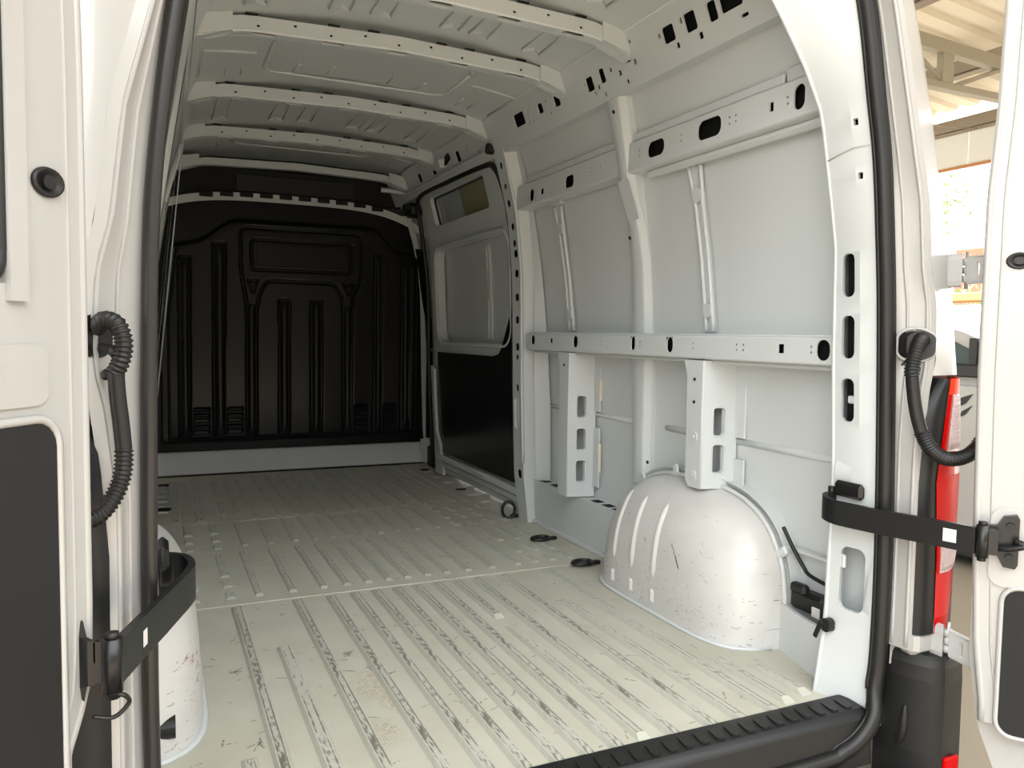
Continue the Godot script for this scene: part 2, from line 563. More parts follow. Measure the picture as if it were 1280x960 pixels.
func build_shed() -> void:
	var g := struct("ground", "tan concrete yard floor under and around the van", "floor")
	var mb := MB.new()
	mb.box(Vector3(2, -0.8, -2), Vector3(60, 0.2, 60))
	part("slab", mb, M.concrete, g)
	var roof := struct("shed_roof", "pale corrugated sheet roof sloping down over the yard", "roof")
	var yr := func(x: float) -> float: return 3.44 + (7.2 - x) * 0.1
	for k in 6:   # sheets side by side along z, trapezoid corrugations running down the slope
		mb = MB.new()
		mb.flat()
		var z0 := -8.75 + k * 1.75
		var prof: Array = []
		for c in 7:
			var zz := z0 + c * 0.25
			prof.append_array([[zz, 0.0], [zz + 0.13, 0.0], [zz + 0.155, 0.035], [zz + 0.225, 0.035]])
		prof.append([z0 + 1.75, 0.0])
		for i in prof.size() - 1:
			var a: Array = prof[i]
			var b: Array = prof[i + 1]
			for lift in [0.0, 0.004]:
				mb.quad(Vector3(-4.2, yr.call(-4.2) + a[1] + lift, a[0]), Vector3(7.2, yr.call(7.2) + a[1] + lift, a[0]), Vector3(7.2, yr.call(7.2) + b[1] + lift, b[0]), Vector3(-4.2, yr.call(-4.2) + b[1] + lift, b[0]))
		part("roof_sheet", mb, M.shed_sheet, roof)
	var wl := struct("yard_wall", "white plastered yard wall left of the van", "wall")
	mb = MB.new()
	mb.box(Vector3(-4.3, 1.7, -4), Vector3(0.2, 4.8, 10))
	part("plaster", mb, M.white_wall, wl)
	var bw := struct("light_blocker", "added unseen grey block behind the camera that shades the van interior", "building")  # unseen mass added to hold back low light from the rear
	mb = MB.new()
	mb.box(Vector3(6, 2.7, 15.0), Vector3(30, 6.8, 2.0), 0.05)
	part("front", mb, M.blocker_grey, bw)
	mb = MB.new()
	mb.box(Vector3(9.0, 2.3, 8.4), Vector3(2.0, 6.0, 11.4), 0.05)
	part("side_blocker", mb, M.blocker_grey, bw)  # second unseen mass, added to cut light from the right
	# eave purlin, inner purlins
	var purlins := [[7.0, 3.19, "brown eave purlin along the low edge of the shed roof"], [5.95, 3.4, "brown purlin behind the roof truss web"], [4.0, 3.28, "dark purlin at the top edge of the gap by the van"]]
	for p in purlins:
		var t := thing("purlin", p[2], "beam")
		mb = MB.new()
		mb.box(Vector3(p[0], p[1] + 0.03, -3.45), Vector3(0.06, 0.12, 10.3), 0.006)
		part("web", mb, M.shed_steel, t)
		mb = MB.new()
		mb.box(Vector3(p[0] + 0.025, p[1] - 0.045, -3.45), Vector3(0.1, 0.012, 10.3), 0.003)
		part("flange", mb, M.shed_steel, t)
	# truss across the slope at z = -3
	var t := thing("roof_truss", "pale steel roof truss with one wide upright and thin diagonals", "truss")
	var bar := func(called: String, a: Vector3, b: Vector3, w: float, d: float) -> void:
		var m2 := MB.new()
		var dir := (b - a).normalized()
		var sideways := Vector3.BACK
		var up2 := sideways.cross(dir).normalized()
		m2.box((a + b) / 2, Vector3((b - a).length(), w, d), 0.006, Basis(dir, up2, sideways))
		part(called, m2, M.pale_steel, t)
	bar.call("top_chord", Vector3(-4.0, 3.63, -3.0), Vector3(7.0, 3.12, -3.0), 0.1, 0.08)
	bar.call("bottom_chord", Vector3(-4.0, 2.92, -3.0), Vector3(7.0, 2.92, -3.0), 0.055, 0.08)
	for x in [4.88, 5.62]:
		bar.call("upright", Vector3(x, 2.94, -3.0), Vector3(x, 3.2, -3.0), 0.13 if x < 5 else 0.03, 0.06)
	for d in [[4.42, 4.88, 3.2, 2.94], [4.98, 5.56, 2.94, 3.16], [3.7, 4.3, 2.94, 3.22], [5.7, 6.3, 3.14, 2.94]]:
		bar.call("diagonal", Vector3(d[0], d[2], -3.0), Vector3(d[1], d[3], -3.0), 0.035, 0.035)
	var cable := thing("stay_cable", "thin dark cable stretched under the roof truss", "cable")
	mb = MB.new()
	mb.tube(spline([Vector3(3.5, 3.0, -4.2), Vector3(5.5, 3.03, -4.2), Vector3(6.95, 3.12, -4.2)]), 0.008, 6)
	part("wire", mb, M.shed_steel, cable)
	var fascia := thing("eave_panel", "white sheet panel hanging below the shed eave with a rusty lower edge", "panel")
	for k in 8:
		mb = MB.new()
		mb.box(Vector3(7.12, 3.0, -8.4 + k * 1.6), Vector3(0.02, 0.4, 1.592), 0.003)
		part("sheet", mb, M.white_wall, fascia)
	mb = MB.new()
	mb.box(Vector3(7.11, 2.79, -2.8), Vector3(0.04, 0.03, 12.8), 0.004)
	part("edge_strip", mb, M.tan_wood, fascia)


# ---------------------------------------------------------------- load floor

func rib(parent: Node, x: float, z0: float, z1: float, w := 0.034, h := 0.007, m: Material = null) -> void:
	# raised pressed rib with tapered ends, z0 nearer the rear
	var mb := MB.new()
	mb.flat()
	h *= 1.35
	var e := minf(0.024, (z0 - z1) / 3)
	var b := w / 2
	var t := w * 0.32
	var A := [Vector3(x - b, 0, z0), Vector3(x + b, 0, z0), Vector3(x + b, 0, z1), Vector3(x - b, 0, z1)]
	var T := [Vector3(x - t, h, z0 - e), Vector3(x + t, h, z0 - e), Vector3(x + t, h, z1 + e), Vector3(x - t, h, z1 + e)]
	var v0 := -z0 / 1.35
	var v1 := -z1 / 1.35
	mb.quad(T[0], T[1], T[2], T[3], Vector2(0.22, v0), Vector2(0.78, v0), Vector2(0.78, v1), Vector2(0.22, v1))
	mb.quad(A[0], A[1], T[1], T[0], Vector2(0.1, v0), Vector2(0.12, v0), Vector2(0.12, v0), Vector2(0.1, v0))
	mb.quad(A[1], A[2], T[2], T[1], Vector2(0.98, v0), Vector2(0.98, v1), Vector2(0.8, v1), Vector2(0.8, v0))
	mb.quad(A[2], A[3], T[3], T[2], Vector2(0.1, v1), Vector2(0.12, v1), Vector2(0.12, v1), Vector2(0.1, v1))
	mb.quad(A[3], A[0], T[0], T[3], Vector2(0.02, v1), Vector2(0.02, v0), Vector2(0.2, v0), Vector2(0.2, v1))
	part("floor_rib", mb, m if m else M.rib_paint_a, parent)


func build_floor() -> void:
	var f := struct("floor", "ribbed painted steel load floor scuffed through to dark metal", "floor")
	var pan := func(called: String, z0: float, z1: float, y: float) -> void:
		var mb := MB.new()
		mb.flat()
		var uv := func(x: float, z: float) -> Vector2: return Vector2((x + 0.95) / 1.9, -z / 3.95)
		mb.quad(Vector3(-0.95, y, z0), Vector3(0.95, y, z0), Vector3(0.95, y, z1), Vector3(-0.95, y, z1), uv.call(-0.95, z0), uv.call(0.95, z0), uv.call(0.95, z1), uv.call(-0.95, z1))
		mb.quad(Vector3(-0.95, y, z0), Vector3(-0.95, y - 0.05, z0), Vector3(0.95, y - 0.05, z0), Vector3(0.95, y, z0), uv.call(-0.95, z0), uv.call(-0.95, z0), uv.call(0.95, z0), uv.call(0.95, z0))
		mb.quad(Vector3(-0.95, y - 0.05, z0), Vector3(0.95, y - 0.05, z0), Vector3(0.95, y - 0.05, z1), Vector3(-0.95, y - 0.05, z1))
		part(called, mb, M.floor_paint, f)
	pan.call("rear_pan", 0.0, -1.385, 0.0)
	pan.call("middle_pan", -1.38, -2.125, 0.003)
	pan.call("front_pan", -2.12, -3.95, 0.0015)
	var xs := [-0.565, -0.367, -0.253, -0.168, -0.092, -0.015, 0.06, 0.137, 0.213, 0.289, 0.4]
	for i in xs.size():
		var x: float = xs[i]
		if i == 8:   # the rib that stops and starts again
			rib(f, x, -0.09, -0.86, 0.036, 0.0075, M.rib_paint_b)
			rib(f, x, -0.93, -1.35, 0.036, 0.0075, M.rib_paint_a)
		else:
			rib(f, x, -0.05 if i else 0.0, -1.36, 0.038, 0.0085, M.rib_paint_a)
	rib(f, -0.47, 0.0, -0.96, 0.044, 0.0085, M.rib_paint_b)
	rib(f, 0.487, -0.05, -1.0, 0.038, 0.0085, M.rib_paint_b)
	rib(f, 0.59, -0.04, -1.36, 0.038, 0.0085, M.rib_paint_b)
	rib(f, 0.66, -0.1, -0.42, 0.036, 0.008, M.rib_paint_b)
	rib(f, 0.735, -0.12, -0.33, 0.036, 0.008, M.rib_paint_c)
	rib(f, -0.63, 0.0, -0.36, 0.036, 0.008, M.rib_paint_b)
	# middle section
	for x in [-0.482, -0.367, -0.257, -0.173, -0.095, -0.017, 0.057, 0.136, 0.215, 0.302, 0.404, 0.515]:
		rib(f, x, -1.43, -2.06, 0.032, 0.007, M.rib_paint_c if x < -0.4 or x > 0.45 else M.rib_paint_b)
	for x in [-0.69, -0.575]:  # left bulb takes the rubber copy coloured as lit
		for z in [[-1.43, -1.53], [-1.56, -1.66], [-1.69, -2.03]]:
			rib(f, x, z[0], z[1], 0.04, 0.006, M.rib_paint_c)
	for x in [0.6, 0.68, 0.76]:
		for z in [[-1.44, -1.56], [-1.6, -1.76], [-1.8, -2.06]]:
			rib(f, x, z[0], z[1], 0.034, 0.006, M.rib_paint_c)
	# second section
	for x in [-0.46, -0.354, -0.249, -0.162, -0.085, -0.012, 0.062, 0.136, 0.217, 0.312, 0.41]:
		rib(f, x, -2.12, -2.6, 0.03, 0.006, M.rib_paint_b if x > 0.0 else M.rib_paint_c)
	for x in [-0.68, -0.57]:
		for z in [[-2.1, -2.2], [-2.23, -2.33], [-2.37, -2.6]]:
			rib(f, x, z[0], z[1], 0.042, 0.006, M.rib_paint_c)
	for x in [0.52, 0.61, 0.7, 0.78]:
		for z in [[-2.14, -2.24], [-2.29, -2.4], [-2.44, -2.56]]:
			rib(f, x, z[0], z[1], 0.036, 0.006, M.rib_paint_c)
	# front section
	for x in [-0.354, -0.249, -0.162, -0.085, -0.012, 0.062, 0.136, 0.217, 0.312, 0.41, 0.52]:
		rib(f, x, -2.64, -3.85, 0.028, 0.006, M.rib_paint_b if x > 0.1 else M.rib_paint_c)
	for x in [-0.72, -0.61]:
		rib(f, x, -2.64, -3.0, 0.05, 0.006, M.rib_paint_c)
		rib(f, x, -3.06, -3.8, 0.05, 0.006, M.rib_paint_c)
	for x in [-0.5, -0.43]:
		rib(f, x, -2.75, -3.1, 0.03, 0.006, M.rib_paint_c)
		rib(f, x, -3.18, -3.7, 0.03, 0.006, M.rib_paint_c)
	for x in [0.62, 0.69, 0.76]:
		rib(f, x, -2.66, -3.02, 0.03, 0.006, M.rib_paint_c)
		rib(f, x, -3.08, -3.84, 0.03, 0.006, M.rib_paint_c)
	for k in 6:   # short pressings by the side door and opposite
		rib(f, 0.85, -2.58 - k * 0.2, -2.62 - k * 0.2, 0.07, 0.007, M.rib_paint_c)
		if k < 3: rib(f, 0.92, -2.5 - k * 0.24, -2.54 - k * 0.24, 0.045, 0.007, M.rib_paint_c)
		rib(f, -0.79, -2.9 - k * 0.14, -2.94 - k * 0.14, 0.08, 0.007, M.rib_paint_c)
	var hole := func(x: float, z: float, r: float) -> void:   # dark threaded drain plugs
		var mb := MB.new()
		mb.prism(MB.rrect(x, z, r * 2, r * 2, r), func(p, d): return Vector3(p.x, d, p.y), 0.006, 0.0)
		part("floor_plug", mb, M.dark_void, f)
	for p in [[0.85, -3.68, 0.03], [0.848, -2.98, 0.032], [-0.77, -3.68, 0.035], [-0.775, -2.995, 0.04]]:
		hole.call(p[0], p[1], p[2])
	# beads across the floor at the panel joints
	for z in [-1.383, -2.09, -2.615]:
		var mb := MB.new()
		mb.tube([Vector3(-0.9, 0.0005, z), Vector3(0.9, 0.0005, z)], 0.003, 6)
		part("seam_bead", mb, M.floor_paint, f)


# ---------------------------------------------------------------- walls

func skin_sheet(side: float, z0: float, z1: float, y0: float, y1: float, bulge := 0.0) -> MB:
	var mb := MB.new()
	mb.grid(6, 40, func(u, v):
		var y: float = lerpf(y0, y1, v)
		return Vector3(side * (skin(y) + bulge * sin(u * PI) * sin(v * PI)), y, lerpf(z0, z1, u)), side < 0)
	return mb


func build_right_wall() -> void:
	var w := struct("wall_right", "white painted steel side wall of the van with pressed sheet panels", "wall")
	# outer skin in bays between the stiffeners
	for z in [[0.0, -0.77], [-0.77, -1.13], [-1.13, -1.745], [-1.745, -2.25]]:
		part("skin_panel", skin_sheet(1, z[0], z[1], 0.0, 1.795, 0.006), M.inner_paint, w)
	var front := MB.new()
	front.grid(1, 20, func(u, v): return Vector3(face(v * 1.8) + 0.14, v * 1.8, lerpf(-3.4, -4.1, u)))
	part("front_panel", front, M.inner_paint, w)
	for z in [[-0.1, -0.76], [-0.79, -1.07], [-1.21, -1.73], [-1.76, -2.05]]:   # horizontal crease pressed into the lower skin
		var cr := MB.new()
		cr.tube([Vector3(0.9525, 0.587, z[0]), Vector3(0.9525, 0.587, z[1])], 0.012, 12)
		part("skin_crease", cr, M.inner_paint, w)
	# sill panel, its ledge with openings, side of the floor
	var mb := MB.new()
	mb.plate(-2.3, -0.4, 0.0, 0.22, [], func(s, t, d): return Vector3(0.895 - 0.06 * t + d, t, s))
	part("sill_panel", mb, M.inner_paint, w)
	mb = MB.new()
	var holes: Array = []
	for z in [-2.0, -1.89, -1.51, -1.42, -1.335]: holes.append([z, 0.917, 0.07, 0.048, 0.004])
	mb.plate(-2.3, -0.45, 0.882, 0.97, holes, func(s, t, d): return Vector3(t, 0.22 - d, s), 0.002)
	part("ledge", mb, M.inner_paint, w)
	for z in [-2.0, -1.89, -1.51, -1.42, -1.335]:
		mb = MB.new()
		mb.box(Vector3(0.917, 0.2125, z), Vector3(0.05, 0.01, 0.072))
		part("opening_shade", mb, M.dark_void, w)  # solid dark block painted for the shade inside each opening
	# weld flange along the floor
	mb = MB.new()
	mb.box(Vector3(0.888, 0.012, -1.77), Vector3(0.014, 0.02, 1.05), 0.004)
	part("weld_flange", mb, M.inner_paint, w)
	# corner panel behind the arch with its sloping top
	mb = MB.new()
	mb.prism(PackedVector2Array([Vector2(-0.43, 0.0), Vector2(-0.09, 0.0), Vector2(-0.09, 0.15), Vector2(-0.27, 0.14), Vector2(-0.43, 0.14)]), func(p, d): return Vector3(0.9 + p.x * 0.0 + (p.x + 0.43) * -0.28 + d, p.y, p.x), 0.0, 0.012)
	part("corner_panel", mb, M.inner_paint, w)
	mb = MB.new()
	mb.box(Vector3(0.935, 0.3, -0.2), Vector3(0.03, 0.012, 0.5), 0.004)
	part("skin_step", mb, M.inner_paint, w)


func build_left_wall() -> void:
	var w := struct("wall_left", "grey shaded left side wall of the van seen past the door seal", "wall")
	part("skin_panel", skin_sheet(-1, 0.0, -3.8, 0.0, 1.795), M.inner_paint, w)
	# inner lining that runs in line with the posts, above the arch
	var mb := MB.new()
	mb.plate(-3.8, -0.13, 0.62, 1.8, [[-2.2, 1.1, 1.5, 0.6, 0.06], [-0.8, 1.1, 0.9, 0.6, 0.06], [-3.4, 1.1, 0.5, 0.6, 0.06]], func(s, t, d): return Vector3(-face(t) - d, t, s), 0.03, 0.4)
	mb.smooth()
	part("inner_panel", mb, M.inner_paint, w)
	mb = MB.new()
	mb.plate(-3.8, 0.0, 0.0, 0.2, [], func(s, t, d): return Vector3(-0.895 + 0.06 * t - d, t, s))
	part("sill_panel", mb, M.inner_paint, w)
	mb = MB.new()
	mb.box(Vector3(-0.925, 0.2, -1.9), Vector3(0.1, 0.006, 3.8))
	part("ledge", mb, M.inner_paint, w)
	mb = MB.new()   # loose bright pull strap edge on the left inner panel
	mb.tube(spline([Vector3(-0.7, 1.66, -2.05), Vector3(-0.73, 1.55, -2.0), Vector3(-0.765, 1.42, -1.98)]), 0.012, 6, 0.3)
	part("edge_strip", mb, M.inner_paint, w)


# ---------------------------------------------------------------- roof

func roof_y(x: float) -> float:
	return 2.015 - 0.15 * x * x


func build_roof() -> void:
	var c := struct("ceiling", "white sheet steel roof with pressed stiffening beads", "ceiling")
	var mb := MB.new()
	mb.grid(24, 8, func(u, v):
		var x: float = lerpf(-0.67, 0.67, u)
		return Vector3(x, roof_y(x), lerpf(0.0, -4.0, v)), true)
	part("roof_skin", mb, M.roof_primer, c)
	mb = MB.new()
	mb.grid(24, 2, func(u, v):
		var x: float = lerpf(-0.74, 0.74, u)
		return Vector3(x, roof_y(x) + 0.045, lerpf(0.02, -4.05, v)))
	part("outer_skin", mb, M.body_paint, c)
	var bead := func(pts: Array, r := 0.0075) -> void:
		var m2 := MB.new()
		var p3: Array = []
		for p in pts: p3.append(Vector3(p.x, roof_y(p.x) - 0.002, p.y))
		m2.tube(p3, r, 6, 0.7)
		part("roof_bead", m2, M.roof_primer, c)
	# narrow pressings that run fore and aft behind each bow
	for bay in [[-0.1, -0.88], [-1.02, -1.36], [-2.3, -2.88]]:
		for x in [-0.5, -0.23, -0.09, 0.16, 0.27, 0.48]:
			var far: float = bay[1] + 0.03
			var near: float = lerpf(bay[0], bay[1], 0.08 if bay[0] > -2.0 else 0.3)
			bead.call([Vector2(x - 0.028, near), Vector2(x - 0.035, far)], 0.005)
			bead.call([Vector2(x + 0.028, near), Vector2(x + 0.035, far)], 0.005)
			var m3 := MB.new()
			m3.prism(PackedVector2Array([Vector2(x - 0.035, far), Vector2(x + 0.035, far), Vector2(x, far + 0.035)]), func(p, d): return Vector3(p.x, roof_y(p.x) - d, p.y), 0.012, 0.0)
			part("roof_dimple", m3, M.roof_primer, c)
	# transverse rounded pressings in the other bays
	for bay in [[-1.5, -2.16], [-3.03, -3.55]]:
		var a: float = bay[0] - 0.12
		var b: float = bay[1] + 0.09
		var path: Array = []
		for p in MB.rrect(0.0, (a + b) / 2, 0.78, a - b, 0.09, 6): path.append(p)
		path.append(path[0])
		bead.call(path, 0.009)
		for s in [-1.0, 1.0]:
			bead.call([Vector2(s * 0.44, lerpf(a, b, 0.45)), Vector2(s * 0.63, lerpf(a, b, 0.4))], 0.009)
			bead.call([Vector2(s * 0.635, a + 0.05), Vector2(s * 0.635, b - 0.05)], 0.006)
			for q in [-0.03, 0.03]:
				bead.call([Vector2(s * 0.5 + q, b + 0.06), Vector2(s * 0.5 + q, b - 0.04)], 0.005)
		for x in [-0.26, -0.12, 0.14, 0.27]:
			bead.call([Vector2(x, b + 0.13), Vector2(x - 0.01, b + 0.03)], 0.006)
	# side rails of the roof: the right one shows its row of punched holes
	for side in [1.0, -1.0]:
		var r := struct("trim_1" if side > 0 else "trim_2", "white roof side rail on the %s with punched holes and slots" % ("right" if side > 0 else "left"), "rail")
		var holes: Array = []
		if side > 0:
			for h in [[-1.84, 0.55, 0.1, 0.055], [-1.755, 0.56, 0.012, 0.045], [-1.635, 0.53, 0.045, 0.04], [-1.49, 0.5, 0.05, 0.045], [-1.72, 0.7, 0.012, 0.02], [-1.58, 0.62, 0.014, 0.014], [-1.56, 0.3, 0.012, 0.014], [-1.75, 0.35, 0.014, 0.014], [-1.72, 0.35, 0.012, 0.014], [-1.23, 0.45, 0.05, 0.05], [-1.14, 0.48, 0.036, 0.05], [-1.265, 0.5, 0.012, 0.016], [-1.08, 0.5, 0.016, 0.016], [-1.03, 0.35, 0.018, 0.018], [-1.18, 0.3, 0.016, 0.018], [-1.15, 0.1, 0.014, 0.018], [-1.21, 0.22, 0.012, 0.014], [-0.97, 0.62, 0.05, 0.055], [-0.932, 0.4, 0.016, 0.018], [-0.93, 0.8, 0.012, 0.014], [-1.0, 0.12, 0.016, 0.016], [-0.73, 0.55, 0.06, 0.05], [-0.7, 0.28, 0.018, 0.018], [-0.775, 0.6, 0.012, 0.018], [-0.62, 0.55, 0.055, 0.055], [-0.66, 0.65, 0.012, 0.02], [-0.52, 0.52, 0.04, 0.055], [-0.44, 0.55, 0.09, 0.055], [-0.59, 0.24, 0.02, 0.02], [-2.48, 0.6, 0.014, 0.03], [-2.62, 0.5, 0.055, 0.055], [-3.02, 0.5, 0.06, 0.05], [-3.28, 0.5, 0.06, 0.05], [-2.34, 0.3, 0.014, 0.014], [-2.1, 0.6, 0.01, 0.014], [-0.4, 0.2, 0.03, 0.01], [-0.28, 0.2, 0.03, 0.01]]:
				holes.append([h[0], h[1] * 0.165, h[2], h[3], 0.008 if h[2] > 0.03 else 0.004])
		mb = MB.new()
		var lo := Vector2(0.705, 1.79)
		var hi := Vector2(0.64, 1.952)
		mb.plate(-4.0, -0.02, 0.0, 0.174, holes, func(s, t, d):
			var p: Vector2 = lo.lerp(hi, t / 0.174) + Vector2(0.928, 0.372) * d
			return Vector3(side * p.x, p.y, s), 0.006)
		part("rail_face", mb, M.inner_paint, r)
		mb = MB.new()
		mb.plate(-4.0, -0.02, 0.0, 0.174, [], func(s, t, d):
			var p: Vector2 = lo.lerp(hi, t / 0.174) + Vector2(0.928, 0.372) * 0.028
			return Vector3(side * p.x, p.y, s), 0.006)
		part("shade_liner", mb, M.cavity_shade, r)  # dark sheet added close behind the holes to paint their shade
		mb = MB.new()   # lower lip and the return to the skin; inner box side that keeps the holes dark
		mb.flat()
		var prof := [Vector2(0.702, 1.797), Vector2(0.708, 1.782), Vector2(0.716, 1.784), Vector2(0.80, 1.792)]
		for i in prof.size() - 1:
			var a: Vector2 = prof[i]
			var b: Vector2 = prof[i + 1]
			mb.quad(Vector3(side * a.x, a.y, -0.02), Vector3(side * b.x, b.y, -0.02), Vector3(side * b.x, b.y, -4.0), Vector3(side * a.x, a.y, -4.0))
		part("rail_lip", mb, M.inner_paint, r)
		mb = MB.new()
		mb.flat()
		for q in [[Vector2(0.80, 1.8), Vector2(0.74, 2.0)], [Vector2(0.74, 2.0), Vector2(0.64, 1.975)]]:
			mb.quad(Vector3(side * q[0].x, q[0].y, -0.02), Vector3(side * q[1].x, q[1].y, -0.02), Vector3(side * q[1].x, q[1].y, -4.0), Vector3(side * q[0].x, q[0].y, -4.0))
		part("rail_back", mb, M.cavity_shade, r)  # coloured near black for the shade inside the rail
		mb = MB.new()
		mb.tube([Vector3(side * 0.642, 1.95, -0.02), Vector3(side * 0.642, 1.95, -4.0)], 0.004, 5)
		part("rail_seam", mb, M.inner_paint, r)
	# header above the rear opening
	var h := struct("trim_3", "white header above the rear door opening", "frame")
	mb = MB.new()
	mb.box(Vector3(0, 1.985, -0.06), Vector3(1.3, 0.13, 0.14), 0.02)
	part("header_box", mb, M.inner_paint, h)


# ---------------------------------------------------------------- cab end

func build_cab_end() -> void:
	var back := struct("wall_front", "dark cab space behind the bulkhead", "wall")
	var mb := MB.new()
	mb.box(Vector3(0, 1.0, -4.1), Vector3(2.1, 2.2, 0.03))
	part("cab_back", mb, M.dark_void, back)
	var w := struct("trim_7", "white painted frame above, below and beside the black bulkhead", "frame")
	mb = MB.new()
	mb.box(Vector3(0, 0.092, -3.93), Vector3(1.92, 0.15, 0.02), 0.004)
	part("lower_strip", mb, M.inner_paint, w)
	# white arched strip above the bulkhead, with fixing tabs
	var y_of := func(x: float) -> float: return 1.79 - 0.1 * pow(absf(x) / 0.8, 4.0) - 0.006 * absf(x)
	mb = MB.new()
	mb.grid(40, 1, func(u, v):
		var x: float = lerpf(-0.92, 0.92, u)
		return Vector3(x, y_of.call(x) - v * 0.05, -3.86))
	mb.grid(40, 1, func(u, v):
		var x: float = lerpf(-0.92, 0.92, u)
		return Vector3(x, y_of.call(x), -3.86 - v * 0.1))
	part("arched_strip", mb, M.inner_paint, w)
	for k in 10:
		var x := -0.508 + k * 0.119
		mb = MB.new()
		mb.box(Vector3(x, y_of.call(x) - 0.012, -3.853), Vector3(0.078, 0.03, 0.008), 0.002)
		part("fixing_tab", mb, M.dark_trim, w)
	# side frame posts beside the bulkhead
	for s in [-1.0, 1.0]:
		mb = MB.new()
		mb.grid(20, 1, func(u, v):
			var y: float = lerpf(0.02, 1.72, u)
			var x: float = face(y) + 0.09 - v * 0.05 + (0.0 if y < 1.2 else -0.05 * (y - 1.2))
			return Vector3(s * x, y, -3.84 - v * 0.04))
		part("side_frame", mb, M.inner_paint, w)
	# overhead shelf: dark colour in place of the recess behind the last bow
	var t := thing("recess_board", "dark grey board standing in for the dark recess between roof and bulkhead", "dark_board")
	mb = MB.new()
	mb.box(Vector3(0, 1.865, -3.95), Vector3(1.5, 0.17, 0.05), 0.006)
	part("board_face", mb, M.dark_trim, t)
	mb = MB.new()
	mb.box(Vector3(0.05, 1.86, -3.922), Vector3(0.75, 0.11, 0.008), 0.003)
	part("board_inset", mb, M.black_plastic, t)


# ---------------------------------------------------------------- sliding side door in the right wall

func build_sliding_door() -> void:
	var d := struct("door_1", "sliding side door, white above and black trimmed below", "door")
	var off := 0.035
	var fx := func(y: float) -> float: return face(y) + off
	var mb := MB.new()   # frame sheet with the window and the big recess
	mb.plate(-3.5, -2.19, 0.84, 1.82, [[-2.885, 1.672, 0.86, 0.17, 0.03], [-2.84, 1.165, 1.12, 0.57, 0.09]], func(s, t, dd): return Vector3(fx.call(t) + dd, t, s), 0.05, 0.2)
	part("frame_sheet", mb, M.inner_paint, d)
	mb = MB.new()
	mb.grid(4, 16, func(u, v):
		var y: float = lerpf(0.85, 1.5, v)
		return Vector3(fx.call(y) + 0.055, y, lerpf(-3.45, -2.2, u)))
	part("outer_sheet", mb, M.inner_paint, d)
	mb = MB.new()
	mb.plate(-3.5, -2.19, 0.03, 0.85, [], func(s, t, dd): return Vector3(fx.call(t) + dd, t, s), 0.05, 0.2)
	mb.grid(1, 10, func(u, v): return Vector3(fx.call(lerpf(0.03, 1.8, v)) + 0.1, lerpf(0.03, 1.8, v), lerpf(-3.5, -2.19, u)))
	part("lower_sheet", mb, M.inner_paint, d)
	for z in [-2.655, -2.7]:   # twin upright beads in the recess
		mb = MB.new()
		var pts: Array = []
		for k in 9: pts.append(Vector3(fx.call(0.9 + k * 0.065) + 0.05, 0.9 + k * 0.065, z - 0.0))
		mb.tube(pts, 0.008, 6)
		part("door_bead", mb, M.inner_paint, d)
	mb = MB.new()
	mb.box(Vector3(fx.call(1.25) + 0.045, 1.2, -2.66), Vector3(0.012, 0.16, 0.035), 0.004)
	part("bead_patch", mb, M.inner_paint, d)
	# raised rim of the recess, swept round its edge
	mb = MB.new()
	var rim: Array = []
	for p in MB.rrect(-2.84, 1.165, 1.15, 0.6, 0.1, 6): rim.append(Vector3(fx.call(p.y) - 0.004, p.y, p.x))
	rim.append(rim[0])
	mb.tube(rim, 0.012, 6)
	part("recess_rim", mb, M.inner_paint, d)
	# black lower trim: a cut corner rises beside the pillar
	mb = MB.new()
	mb.prism(PackedVector2Array([Vector2(-3.4, 0.17), Vector2(-2.2, 0.17), Vector2(-2.2, 1.1), Vector2(-2.27, 1.03), Vector2(-2.38, 0.86), Vector2(-2.42, 0.825), Vector2(-2.5, 0.81), Vector2(-3.4, 0.81)]), func(p, dd): return Vector3(fx.call(p.y) - 0.014 + dd, p.y, p.x), 0.0, 0.016)
	part("lower_trim", mb, M.bulkhead_plastic, d, "black lower trim panel")
	# sill steps
	for k in 3:
		mb = MB.new()
		mb.box(Vector3(0.862 + k * 0.018, 0.135 - k * 0.042, -2.8), Vector3(0.03, 0.035, 1.25), 0.006)
		part("door_sill", mb, M.inner_paint, d)
	mb = MB.new()   # front edge bracket
	mb.prism(PackedVector2Array([Vector2(-3.5, 0.02), Vector2(-3.36, 0.02), Vector2(-3.36, 0.22), Vector2(-3.42, 0.3), Vector2(-3.44, 0.7), Vector2(-3.5, 0.72)]), func(p, dd): return Vector3(fx.call(p.y) - 0.03 + dd, p.y, p.x), 0.0, 0.02)
	part("front_edge", mb, M.inner_paint, d)
	# black rubber seal round the opening
	mb = MB.new()
	var path: Array = []
	for p in [Vector2(-2.2, 0.2), Vector2(-2.205, 0.7), Vector2(-2.2, 1.2), Vector2(-2.2, 1.5), Vector2(-2.205, 1.66), Vector2(-2.25, 1.745), Vector2(-2.36, 1.775), Vector2(-2.9, 1.785), Vector2(-3.35, 1.785), Vector2(-3.5, 1.74), Vector2(-3.54, 1.6), Vector2(-3.55, 1.2), Vector2(-3.55, 0.6), Vector2(-3.55, 0.1)]:
		path.append(Vector3(face(p.y) + 0.012, p.y, p.x))
	mb.tube(spline(path, 4), 0.014, 8)
	part("door_seal", mb, M.rubber, d, "black rubber door seal")
	# window
	var w := struct("window_1", "small fixed window high in the sliding door, half covered behind by board", "window")
	mb = MB.new()
	mb.grid(1, 4, func(u, v):
		var y: float = lerpf(1.575, 1.77, v)
		return Vector3(fx.call(y) + 0.04, y, lerpf(-3.33, -2.44, u)))
	part("pane", mb, M.glass, w)
	mb = MB.new()
	var g: Array = []
	for p in MB.rrect(-2.885, 1.672, 0.86, 0.17, 0.03, 5): g.append(Vector3(fx.call(p.y) + 0.032, p.y, p.x))
	g.append(g[0])
	mb.tube(g, 0.008, 6)
